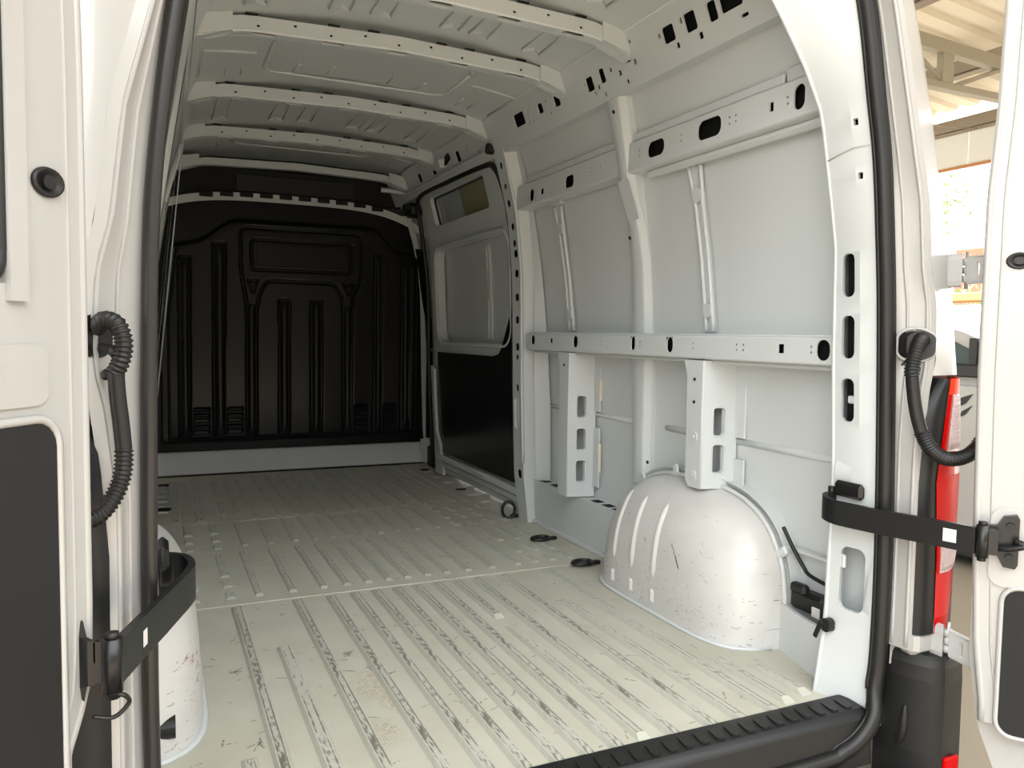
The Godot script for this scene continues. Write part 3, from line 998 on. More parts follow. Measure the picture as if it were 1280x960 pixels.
	part("gasket", mb, M.rubber, w)
	var cb := thing("cardboard_sheet", "tan cardboard sheet showing behind the side door window", "cardboard")
	for k in 2:
		mb = MB.new()
		mb.box(Vector3(0.84, 1.67, -2.57 - k * 0.27), Vector3(0.006, 0.21, 0.262), 0.001, Basis(Vector3.BACK, 0.28))
		part("board", mb, M.cardboard, cb)
	var rail := thing("door_track", "white guide track with black end cap above the sliding door", "track")
	mb = MB.new()
	mb.box(Vector3(0.692, 1.815, -2.93), Vector3(0.04, 0.02, 1.42), 0.006)
	part("channel", mb, M.inner_paint, rail)
	mb = MB.new()
	mb.prism(MB.rrect(-2.2, 1.822, 0.05, 0.05, 0.02), func(p, dd): return Vector3(0.668 + dd, p.y, p.x), 0.0, 0.03)
	part("end_cap", mb, M.rubber, rail, "black rubber end cap")
	# door pillar between the side door and the wall bays
	var b := struct("trim_4", "white pillar behind the sliding door with a row of punched holes", "pillar")
	mb = MB.new()
	var holes: Array = []
	for h in [[1.735, 0.45, 0.03, 0.02], [1.64, 0.4, 0.024, 0.022], [1.56, 0.4, 0.03, 0.022], [1.45, 0.45, 0.03, 0.024], [1.37, 0.5, 0.03, 0.024], [1.32, 0.55, 0.034, 0.026], [1.225, 0.5, 0.034, 0.028], [1.11, 0.5, 0.034, 0.028], [1.0, 0.5, 0.034, 0.028], [0.868, 0.5, 0.034, 0.03], [0.818, 0.5, 0.024, 0.02], [0.667, 0.5, 0.034, 0.02], [0.24, 0.6, 0.04, 0.028]]:
		holes.append([h[0], h[1] * 0.11, h[2] * 1.1, h[3] * 1.5, 0.014])
	mb.plate(0.0, 1.8, 0.0, 0.11, holes, func(s, t, dd): return Vector3(face(s) - 0.002 + dd, s, -2.19 + t), 0.003, 0.06)
	part("pillar_face", mb, M.inner_paint, b)
	mb = MB.new()
	mb.grid(24, 1, func(u, v): return Vector3(lerpf(face(u * 1.8) - 0.002, skin(u * 1.8), v), u * 1.8, -2.08 + v * 0.03))
	mb.grid(24, 1, func(u, v): return Vector3(lerpf(face(u * 1.8) - 0.002, skin(u * 1.8), v), u * 1.8, -2.19))
	part("pillar_return", mb, M.inner_paint, b)
	mb = MB.new()
	mb.grid(24, 1, func(u, v): return Vector3(face(u * 1.8) + 0.02, u * 1.8, lerpf(-2.186, -2.085, v)))
	part("shade_liner", mb, M.cavity_shade, b)  # dark backing that paints shade into the pillar holes
	mb = MB.new()
	var edge: Array = []
	for k in 25: edge.append(Vector3(face(0.3 + k * 0.06) - 0.002, 0.3 + k * 0.06, -2.082))
	mb.tube(edge, 0.009, 6)
	part("pillar_edge", mb, M.inner_paint, b)
	mb = MB.new()   # finger slot, pressed frame standing proud
	mb.plate(0.44, 0.64, 0.0, 0.06, [[0.54, 0.03, 0.15, 0.03, 0.014]], func(s, t, dd): return Vector3(face(s) - 0.012 + dd, s, -2.165 + t), 0.01)
	part("slot_frame", mb, M.inner_paint, b)
	mb = MB.new()   # second pillar strip towards the bay
	mb.grid(20, 1, func(u, v):
		var y: float = lerpf(0.2, 1.78, u)
		return Vector3(lerpf(face(y) + 0.05, skin(y) - 0.004, v), y, -2.05 + v * 0.035))
	part("pillar_inner", mb, M.inner_paint, b)


# ---------------------------------------------------------------- rear corners of the body

func build_rear_corner(side: float) -> void:
	var right := side > 0
	var c := struct("trim_5" if right else "trim_6", "white rear corner pillar on the %s of the door opening" % ("right" if right else "left"), "pillar")
	var z_in := -0.135
	var inner := func(y: float) -> Vector3: return Vector3(side * (lut(CORNER_IN, y) if right else lut(SEAL_LEFT, y) + 0.012), y, z_in)
	var outer := func(y: float) -> Vector3: return Vector3(side * (lut(SEAL, y) - 0.012 if right else lut(SEAL_LEFT, y)), y, -0.006)
	var holes: Array = []
	var span := 0.13
	if right: holes = [[1.09, 0.05, 0.108, 0.042, 0.016], [0.935, 0.05, 0.108, 0.042, 0.016], [0.775, 0.05, 0.11, 0.042, 0.016], [0.315, 0.072, 0.165, 0.07, 0.022], [1.45, 0.1, 0.016, 0.012, 0.002], [1.325, 0.1, 0.016, 0.012, 0.002]]
	var strip := func(s: float, t: float, d: float) -> Vector3:
		var k := t / span
		var crease := 0.009 * (1.0 - absf(k - 0.68) / (0.68 if k < 0.68 else 0.32)) * smoothstep(0.42, 0.6, s)
		return inner.call(s).lerp(outer.call(s), k) + Vector3(side * (d - crease), 0, -0.3 * d)
	var mb := MB.new()
	mb.smooth()
	for y0 in range(-1, 38):   # short lengths, so that the face follows the curve of the opening
		var lo := y0 * 0.05
		var here: Array = []
		for h in holes:
			if h[0] - h[2] / 2 < lo + 0.05 and h[0] + h[2] / 2 > lo: here.append(h)
		if here.is_empty():
			mb._plate(lo, lo + 0.05, 0.0, span * 0.68, [], strip, 0.05)
			mb._plate(lo, lo + 0.05, span * 0.68, span, [], strip, 0.05)
	for h in holes:
		var lo := floorf((h[0] - h[2] / 2) / 0.05) * 0.05
		var hi := ceilf((h[0] + h[2] / 2) / 0.05) * 0.05
		if h[1] > 0.09:
			mb._plate(lo, hi, 0.0, span * 0.68, [], strip, 0.05)
			mb._plate(lo, hi, span * 0.68, span, [h], strip, 0.05)
		elif h[3] > 0.05:
			mb._plate(lo, hi, 0.0, span, [h], strip, 0.05)
		else:
			mb._plate(lo, hi, 0.0, span * 0.68, [h], strip, 0.05)
			mb._plate(lo, hi, span * 0.68, span, [], strip, 0.05)
	mb.flat()
	for h in holes:
		var o := MB.rrect(h[0], h[1], h[2], h[3], h[4])
		for i in o.size():
			var q := o[(i + 1) % o.size()]
			mb.quad(strip.call(o[i].x, o[i].y, 0.0), strip.call(q.x, q.y, 0.0), strip.call(q.x, q.y, 0.012), strip.call(o[i].x, o[i].y, 0.012))
	part("pillar_face", mb, M.inner_paint, c)
	mb = MB.new()   # forward return to the skin
	mb.grid(40, 1, func(u, v):
		var y: float = lerpf(-0.02, 1.9, u)
		return inner.call(y).lerp(Vector3(side * skin(y), y, z_in - 0.03), v))
	part("pillar_return", mb, M.inner_paint, c)
	mb = MB.new()
	var edge: Array = []
	for k in 40: edge.append(inner.call(-0.02 + k * 0.049) + Vector3(side * 0.002, 0, 0.002))
	mb.tube(edge, 0.006, 6)
	if right: part("pillar_edge", mb, M.inner_paint, c)
	# rebate from the seal outwards, then round the corner to the body side
	var S := func(y: float) -> Vector3: return Vector3(side * (lut(SEAL if right else SEAL_LEFT, y) + (0.018 if right else 0.008)), y, 0.0)
	var F := func(y: float) -> Vector3: return Vector3(side * lut(FLANGE, y), y, 0.07)
	var O := func(y: float) -> Vector3: return Vector3(side * lut(OUTER, y), y, 0.045)
	mb = MB.new()
	mb.grid(40, 8, func(u, v):
		var y: float = lerpf(0.172, 2.0, u)
		var p: Vector3 = S.call(y).lerp(F.call(y), v)
		p.z += -0.012 * sin(v * PI)
		return p, not right)
	part("rebate", mb, M.body_paint, c)
	mb = MB.new()
	mb.grid(40, 1, func(u, v):   # bead along the outer edge of the rebate
		var y: float = lerpf(0.172, 2.0, u)
		return F.call(y) + Vector3(side * 0.018 * v, 0, 0.006 * sin(v * PI)), not right)
	part("rebate_edge", mb, M.body_paint, c)
	for k in [[0.55, 0.004], [0.93, 0.005]]:   # pressed lines down the rebate
		mb = MB.new()
		var ln: Array = []
		for j in 46:
			var y := lerpf(0.18, 1.98, j / 45.0)
			var q: Vector3 = S.call(y).lerp(F.call(y), k[0])
			q.z += -0.012 * sin(k[0] * PI) + 0.001
			ln.append(q)
		mb.tube(ln, k[1], 6)
		part("rebate_line", mb, M.body_paint, c)
	mb = MB.new()
	mb.grid(30, 6, func(u, v):
		var y: float = lerpf(0.845, 2.0, u)
		var a: Vector3 = F.call(y) + Vector3(side * 0.018, 0, 0)
		var p: Vector3 = a.lerp(O.call(y), v)
		p.x += side * 0.018 * v
		if v > 0.9: p.z -= (v - 0.9) * 0.1
		return p, not right)
	part("rear_corner", mb, M.body_paint, c)
	mb = MB.new()
	mb.grid(40, 4, func(u, v):
		var y: float = lerpf(-0.4, 2.0, u)
		return Vector3(side * (lut(OUTER, y) + 0.018), y, lerpf(0.035, -0.9, v)), not right)
	part("body_side", mb, M.body_paint, c)
	# mounting for the lamp below, and the foot under it
	mb = MB.new()
	mb.flat()
	mb.quad(Vector3(side * 0.86, 0.12, 0.02), Vector3(side * 1.04, 0.12, 0.02), Vector3(side * 1.02, 0.85, 0.02), Vector3(side * 0.88, 0.85, 0.02))
	part("lamp_recess", mb, M.body_paint, c)
	mb = MB.new()
	mb.box(Vector3(side * 0.935, 0.185, 0.05), Vector3(0.13, 0.075, 0.06), 0.02)
	part("lamp_foot", mb, M.body_paint, c)
	if right:
		mb = MB.new()
		mb.grid(10, 1, func(u, v): return strip.call(lerpf(0.68, 1.5, u), lerpf(0.03, 0.12, v), 0.03))
		part("shade_liner", mb, M.cavity_shade, c)  # dark backing added so the slots look unlit inside
		mb = MB.new()
		mb.box(Vector3(0.822, 0.775, -0.08), Vector3(0.012, 0.02, 0.05), 0.003)
		part("slot_lug", mb, M.inner_paint, c)
		# boxed reinforcement in the lower opening
		mb = MB.new()
		mb.box(Vector3(0.89, 0.32, -0.1), Vector3(0.01, 0.4, 0.24), 0.002)
		part("inner_box", mb, M.inner_paint, c)
		mb = MB.new()
		mb.box(Vector3(0.815, 0.355, -0.105), Vector3(0.01, 0.035, 0.035), 0.003)
		part("inner_lug", mb, M.inner_paint, c)
		for p in [[0.3, -0.075], [0.22, -0.07]]:
			mb = MB.new()
			mb.prism(MB.rrect(p[1], p[0], 0.016, 0.016, 0.008), func(q, d): return Vector3(0.883 + d, q.y, q.x), 0.0, 0.004)
			part("box_hole", mb, M.dark_void, c)
		mb = MB.new()
		mb.plate(0.55, 0.62, 0.12, 0.5, [], func(s, t, d): return inner.call(s).lerp(outer.call(s), t) - Vector3(0.01 * sin((s - 0.55) / 0.07 * PI), 0, 0), 0.01, 0.01)
		part("pressed_pad", mb, M.inner_paint, c)
		mb = MB.new()   # joint line of the upper pillar panel
		mb.tube([strip.call(1.375, 0.002, -0.001), strip.call(1.385, span * 0.34, -0.001), strip.call(1.392, span * 0.68, -0.001), strip.call(1.393, span * 0.98, -0.001)], 0.002, 5)
		part("panel_joint", mb, M.hinge_paint, c)


# ---------------------------------------------------------------- wheel arches

func build_wheel_arch(side: float) -> void:
	var right := side > 0
	var t := thing("wheel_arch", "scuffed white wheel arch dome on the right with pressed ribs" if right else "white wheel arch dome at the left door opening with rusty scratches", "wheel arch")
	var zc := -0.815
	var cap := 0.965
	var deep := 0.255
	var f := func(dz: float, y: float) -> float:
		return pow(absf(dz) / 0.43, lerpf(5.5, 2.9, clampf(y / 0.3, 0, 1))) + pow(y / 0.437, 3.4)
	var at := func(dz: float, y: float, lift := 0.0) -> Vector3:
		var s: float = clampf(1.0 - f.call(dz, y), 0.0, 1.0)
		return Vector3(side * (cap - (deep + lift) * pow(s, 0.33)), y, zc + dz)
	var reach: Array = []
	var NA := 72
	for i in NA + 1:
		var a := PI * i / NA
		var lo := 0.0
		var hi := 1.0
		for k in 24:
			var mid := (lo + hi) / 2
			if f.call(cos(a) * mid, sin(a) * mid) < 1.0: lo = mid
			else: hi = mid
		reach.append(lo)
	var mb := MB.new()
	mb.smooth()
	var prev: Array = []
	for j in 31:
		var r := sin(float(j) / 30 * PI / 2)
		if j == 30: r = 1.0
		var row: Array = []
		for i in NA + 1:
			var a := PI * i / NA
			var p: Vector3 = at.call(cos(a) * reach[i] * r, sin(a) * reach[i] * r)
			row.append([p, Vector2(0.5 + (p.z - zc) / 0.84 * -1.0 * 1.0, 1.0 - p.y / 0.44)])
		if j:
			for i in NA:
				var q := [prev[i], row[i], row[i + 1], prev[i + 1]]
				if right: q.reverse()
				mb.quad(q[0][0], q[1][0], q[2][0], q[3][0], q[0][1], q[1][1], q[2][1], q[3][1])
		prev = row
	part("dome", mb, M.arch_paint if right else M.arch_paint_rusty, t)
	# upstanding weld flange round the back of the dome
	mb = MB.new()
	mb.grid(60, 2, func(u, v):
		var i := int(round(lerpf(2, NA - 2, u)))
		var a := PI * i / NA
		var grow: float = 1.0 + 0.055 * v
		return Vector3(side * lerpf(0.925, 0.905, v), sin(a) * reach[i] * grow + 0.0, zc + cos(a) * reach[i] * grow), right)
	mb.grid(60, 1, func(u, v):
		var i := int(round(lerpf(2, NA - 2, u)))
		var a := PI * i / NA
		return Vector3(side * lerpf(0.905, 0.975, v), sin(a) * reach[i] * 1.055, zc + cos(a) * reach[i] * 1.055), right)
	part("weld_flange", mb, M.inner_paint, t)
	mb = MB.new()
	var ring: Array = []
	for i in range(1, NA): ring.append(Vector3(side * 0.9, sin(PI * i / NA) * reach[i] * 1.01, zc + cos(PI * i / NA) * reach[i] * 1.01))
	mb.tube(ring, 0.008, 6)
	part("edge_bead", mb, M.inner_paint, t)
	mb = MB.new()   # foot flange on the floor
	var foot: Array = []
	for k in 41:
		var dz := lerpf(-0.425, 0.425, k / 40.0)
		foot.append(at.call(dz, 0.0) + Vector3(-side * 0.004, 0.004, 0))
	mb.tube(foot, 0.008, 6, 0.8)
	part("foot_flange", mb, M.inner_paint, t)
	if right:
		for z in [-1.05, -0.925, -0.795]:
			for seg in [[0.115, 0.375, 0.016], [0.03, 0.08, 0.014]]:
				mb = MB.new()
				mb.grid(16, 6, func(u, v):
					var y: float = lerpf(seg[0], seg[1], u)
					var w: float = seg[2] * minf(1.0, minf(u, 1.0 - u) * 9.0)
					var p: Vector3 = at.call(z - zc + (v - 0.5) * w * 1.6, y)
					var lift: float = 0.008 * sin(v * PI) * minf(1.0, minf(u, 1.0 - u) * 9.0)
					return p + Vector3(-lift, lift * 0.5, 0) * side, true)
				part("arch_rib", mb, M.arch_paint, t)
		for k in 4:   # tabs that lap over the flange
			var i: int = [52, 42, 30, 14][k]
			var a := PI * i / NA
			mb = MB.new()
			mb.box(Vector3(0.9, sin(a) * reach[i] * 1.035, zc + cos(a) * reach[i] * 1.035), Vector3(0.014, 0.05, 0.03), 0.006, Basis(Vector3.RIGHT, -(a - PI / 2) * 1.0))
			part("lap_tab", mb, M.inner_paint, t)
	else:
		mb = MB.new()
		mb.prism(MB.rrect(-0.43, 0.07, 0.05, 0.05, 0.025), func(p, d): return Vector3(-0.775 - d, p.y, p.x), 0.0, 0.03)
		part("plug", mb, M.rubber, t, "black rubber plug")


# ---------------------------------------------------------------- rails along the right wall

func build_rails() -> void:
	var up := thing("upper_wall_rail", "white upper wall rail with large oval and square holes, nearer the roof", "rail", "")
	var x := 0.772
	var holes: Array = []
	for h in [[-0.266, 1.575, 0.04, 0.068, 0.02], [-0.371, 1.574, 0.017, 0.026, 0.001], [-0.644, 1.578, 0.115, 0.06, 0.024], [-0.931, 1.576, 0.1, 0.055, 0.024], [-1.552, 1.567, 0.075, 0.05, 0.016], [-1.911, 1.565, 0.044, 0.055, 0.018], [-1.805, 1.566, 0.032, 0.028, 0.008], [-1.955, 1.56, 0.014, 0.02, 0.006]]:
		holes.append(h)
	for h in [[-0.31, 1.585], [-0.308, 1.567], [-0.52, 1.588], [-0.52, 1.57], [-0.548, 1.588], [-0.548, 1.568], [-0.785, 1.588], [-0.785, 1.57], [-1.03, 1.588], [-1.03, 1.57], [-1.37, 1.588], [-1.37, 1.572], [-1.3, 1.58], [-1.69, 1.58], [-1.72, 1.566], [-0.19, 1.588], [-0.186, 1.566]]:
		holes.append([h[0], h[1], 0.008, 0.008, 0.004])
	rail_shape(up, x, 1.52, 1.628, -0.15, -2.075, holes, 1.6)
	var mb := MB.new()   # upper flange against the skin, in two laps
	for z in [[-0.15, -0.21, 0.045], [-0.22, -0.33, 0.04], [-0.34, -2.0, 0.03]]:
		mb.box(Vector3(0.79, 1.63 + z[2] / 2, (z[0] + z[1]) / 2), Vector3(0.012, z[2], z[0] - z[1]), 0.004)
	part("upper_flange", mb, M.inner_paint, up)
	mb = MB.new()
	mb.box(Vector3(0.818, 1.508, -0.6), Vector3(0.034, 0.03, 0.86), 0.01)
	part("lower_lap", mb, M.inner_paint, up)
	mb = MB.new()
	mb.prism(MB.rrect(-0.187, 1.577, 0.05, 0.07, 0.024), func(p, d): return Vector3(x - 0.004 + d, p.y, p.x), 0.0, 0.003)
	part("end_boss", mb, M.inner_paint, up)
	var mid := thing("lower_wall_rail", "white lower wall rail at mid height with round and oval holes", "rail")
	holes = [[-0.196, 0.899, 0.048, 0.056, 0.022], [-0.352, 0.9, 0.024, 0.026, 0.001], [-0.886, 0.901, 0.036, 0.054, 0.018], [-1.117, 0.902, 0.028, 0.052, 0.014], [-1.56, 0.902, 0.042, 0.05, 0.018], [-1.972, 0.904, 0.042, 0.046, 0.018], [-1.783, 0.903, 0.026, 0.02, 0.001]]
	for z in [-0.238, -0.51, -0.54, -0.756, -1.07, -1.35, -1.72, -1.84]:
		holes.append([z, 0.908, 0.007, 0.008, 0.003])
		holes.append([z, 0.892, 0.007, 0.008, 0.003])
	rail_shape(mid, 0.82, 0.857, 0.934, -0.163, -2.05, holes, 0.945)
	mb = MB.new()
	mb.box(Vector3(0.88, 0.936, -1.1), Vector3(0.1, 0.008, 1.86), 0.003)
	part("top_flange", mb, M.inner_paint, mid)
	mb = MB.new()
	mb.box(Vector3(0.9, 0.85, -1.1), Vector3(0.1, 0.012, 1.86), 0.003)
	part("under_flange", mb, M.inner_paint, mid)
	mb = MB.new()
	mb.box(Vector3(0.822, 0.9, -0.158), Vector3(0.012, 0.1, 0.012), 0.003)
	part("end_lip", mb, M.inner_paint, mid)


func rail_shape(t: Node3D, x: float, y0: float, y1: float, z0: float, z1: float, holes: Array, _top: float) -> void:
	var mb := MB.new()
	mb.plate(z1, z0, y0 + 0.006, y1 - 0.006, holes, func(s, q, d): return Vector3(x + d, q, s), 0.005)
	part("rail_face", mb, M.inner_paint, t)
	mb = MB.new()
	for e in [[y0, 1.0], [y1, -1.0]]:
		var prof := [Vector2(x, e[0] + 0.006 * e[1]), Vector2(x + 0.002, e[0] + 0.002 * e[1]), Vector2(x + 0.007, e[0]), Vector2(skin(e[0]) - 0.004, e[0] - 0.004 * e[1])]
		mb.smooth()
		for i in 3:
			mb.quad(Vector3(prof[i].x, prof[i].y, z0), Vector3(prof[i + 1].x, prof[i + 1].y, z0), Vector3(prof[i + 1].x, prof[i + 1].y, z1), Vector3(prof[i].x, prof[i].y, z1))
	part("rail_return", mb, M.inner_paint, t)
	mb = MB.new()
	mb.flat()
	mb.quad(Vector3(x + 0.03, y0 + 0.004, z0), Vector3(x + 0.03, y1 - 0.004, z0), Vector3(x + 0.03, y1 - 0.004, z1), Vector3(x + 0.03, y0 + 0.004, z1))
	part("shade_liner", mb, M.cavity_shade, t)  # dark sheet painted for the shade behind the rail holes


# ---------------------------------------------------------------- posts, stiffeners, brackets

func build_wall_posts() -> void:
	var p := thing("wall_post", "tall white wall post running from roof rail to wheel arch across both rails", "post")
	var prof := [[0.36, 0.905], [0.8, 0.893], [1.0, 0.884], [1.2, 0.862], [1.32, 0.836], [1.42, 0.8], [1.5, 0.772], [1.62, 0.752], [1.72, 0.728], [1.8, 0.708]]
	var wide := [[0.36, 0.1], [0.55, 0.1], [0.62, 0.115], [0.84, 0.12], [0.95, 0.125], [1.2, 0.11], [1.36, 0.09], [1.46, 0.07], [1.62, 0.085], [1.8, 0.13]]
	var zl := func(y: float) -> float: return lut([[0.36, -1.195], [0.95, -1.19], [1.3, -1.16], [1.5, -1.135], [1.8, -1.135]], y) - lut(wide, y) / 2
	var mb := MB.new()
	mb.grid(60, 8, func(u, v):
		var y: float = lerpf(0.36, 1.79, u)
		var k := [0.0, 0.06, 0.12, 0.2, 0.5, 0.8, 0.9, 0.95, 1.0]
		var out := [0.03, 0.028, 0.006, 0.0, 0.0, 0.0, 0.004, 0.028, 0.03]
		var i := int(round(v * 8))
		return Vector3(lut(prof, y) + out[i], y, zl.call(y) + lut(wide, y) * k[i]), true)
	part("post_face", mb, M.inner_paint, p)
	mb = MB.new()
	for e in [0.0, 1.0]:
		mb.grid(40, 1, func(u, v):
			var y: float = lerpf(0.36, 1.79, u)
			return Vector3(lerpf(lut(prof, y) + 0.03, skin(y), v), y, zl.call(y) + lut(wide, y) * e))
	part("post_side", mb, M.inner_paint, p)
	mb = MB.new()
	mb.grid(8, 2, func(u, v):
		var y: float = lerpf(1.36, 1.5, u)
		return Vector3(lut(prof, y) - 0.004, y, -1.165 + v * 0.07), true)
	part("cover_patch", mb, M.inner_paint, p)
	for q in [[0.45, -1.12], [1.74, -1.13], [1.3, -1.185]]:
		mb = MB.new()
		mb.prism(MB.rrect(q[1], q[0], 0.013, 0.013, 0.006), func(a, d): return Vector3(lut(prof, a.y) - 0.003 + d, a.y, a.x), 0.0, 0.003)
		part("post_hole", mb, M.dark_void, p)
	# slim stiffeners on the skin
	for s in [[-0.775, "slim white wall stiffener in the rear bay with two round bosses"], [-1.745, "slim white wall stiffener in the front bay nearer the sliding door"]]:
		var t := thing("wall_stiffener", s[1], "stiffener")
		var z: float = s[0]
		for e in [-1.0, 1.0]:
			mb = MB.new()
			var pts: Array = []
			for k in 17:
				var y := 0.95 + k * 0.034
				var spread := 0.018 if y < 1.36 else 0.018 + (y - 1.36) * 0.1
				pts.append(Vector3(skin(y) - 0.014, y, z + e * spread + (y - 0.95) * -0.02))
			mb.tube(pts, 0.0075, 8)
			part("bead", mb, M.inner_paint, t)
		mb = MB.new()
		mb.grid(12, 1, func(u, v):
			var y: float = lerpf(0.945, 1.52, u)
			return Vector3(skin(y) - 0.008, y, z - 0.03 + v * 0.06 - (y - 0.95) * 0.02), true)
		part("back_strip", mb, M.inner_paint, t)
		for y in [1.02, 1.4]:
			mb = MB.new()
			mb.prism(MB.rrect(z - (y - 0.95) * 0.02, y, 0.04, 0.05, 0.02), func(a, d): return Vector3(skin(a.y) - 0.024 + d, a.y, a.x), 0.0, 0.02)
			part("boss", mb, M.inner_paint, t)
		mb = MB.new()
		mb.box(Vector3(0.845, 1.512, z - 0.012), Vector3(0.06, 0.014, 0.075), 0.004)
		part("top_bracket", mb, M.inner_paint, t)
	# boxed brackets under the lower rail: a flange along the wall face, a slotted web running out to the skin
	for b in [[-0.7, 0.43, "white slotted bracket under the lower rail, standing behind the wheel arch", [0.652, 0.53]], [-1.615, 0.225, "white slotted bracket with three windows under the lower rail, nearer the sliding door", [0.62, 0.478, 0.338]]]:
		var t := thing("wall_bracket", b[2], "bracket")
		var z: float = b[0]
		var y0: float = b[1]
		var many: bool = b[3].size() == 3
		var holes: Array = []
		for h in b[3]: holes.append([0.88, h, 0.036, 0.09, 0.009])
		mb = MB.new()
		mb.plate(0.822, 0.942, y0, 0.853, holes, func(s, q, d): return Vector3(s, q, z - d + (s - 0.82) * 0.25), 0.014)
		part("bracket_web", mb, M.inner_paint, t)
		for h in b[3]:   # pressed rim round each window
			var rim: Array = []
			for c in MB.rrect(0.88, h, 0.042, 0.096, 0.012): rim.append(Vector3(c.x, c.y, z + 0.001 + (c.x - 0.82) * 0.25))
			rim.append(rim[0])
			mb = MB.new()
			mb.tube(rim, 0.003, 5)
			part("window_rim", mb, M.inner_paint, t)
		mb = MB.new()
		mb.prism(PackedVector2Array([Vector2(z - 0.078, y0 + 0.02), Vector2(z - 0.06, y0), Vector2(z, y0), Vector2(z, 0.853), Vector2(z - 0.1, 0.853), Vector2(z - 0.08, 0.8)]), func(p, d): return Vector3(0.82 + d, p.y, p.x), 0.0, 0.005)
		mb.flat()
		mb.quad(Vector3(0.822, y0 + 0.02, z - 0.078), Vector3(0.822, 0.82, z - 0.085), Vector3(0.96, 0.82, z - 0.085), Vector3(0.965, y0 + 0.02, z - 0.078))
		part("bracket_flange", mb, M.inner_paint, t)
		mb = MB.new()
		mb.tube([Vector3(0.824, y0, z - 0.002), Vector3(0.824, 0.853, z - 0.002)], 0.004, 6)
		part("bracket_edge", mb, M.inner_paint, t)
		mb = MB.new()
		mb.flat()
		mb.quad(Vector3(0.822, y0, z), Vector3(0.95, y0, z + 0.03), Vector3(0.95, y0 + 0.01, z - 0.07), Vector3(0.822, y0, z - 0.06))
		part("bracket_foot", mb, M.inner_paint, t)
		for f in [[0.79, 0.6], [0.53, maxf(y0, 0.27)]]:
			mb = MB.new()
			mb.box(Vector3(0.938, (f[0] + f[1]) / 2, z + 0.052), Vector3(0.008, f[0] - f[1], 0.05), 0.002)
			part("weld_tab", mb, M.inner_paint, t)
			if many:
				mb = MB.new()
				mb.box(Vector3(0.935, (f[0] + f[1]) / 2, z + 0.08), Vector3(0.014, (f[0] - f[1]) * 0.5, 0.012), 0.002)
				part("foam_strip", mb, M.foam, t)
		for q in ([0.8] if many else [0.79, 0.715]):
			mb = MB.new()
			mb.prism(MB.rrect(z - 0.04, q, 0.011, 0.011, 0.005), func(a, d): return Vector3(0.818 + d, a.y, a.x), 0.0, 0.003)
			part("bolt_hole", mb, M.dark_void, t)
		if not many:
			for q in [0.6, 0.47]:
				mb = MB.new()
				mb.prism(MB.rrect(z - 0.035, q, 0.034, 0.034, 0.017), func(a, d): return Vector3(0.817 + d, a.y, a.x), 0.0, 0.004)
				mb.prism(MB.rrect(z - 0.035, q, 0.01, 0.01, 0.005), func(a, d): return Vector3(0.814 + d, a.y, a.x), 0.0, 0.004)
				part("boss", mb, M.inner_paint, t)


# ---------------------------------------------------------------- roof bows

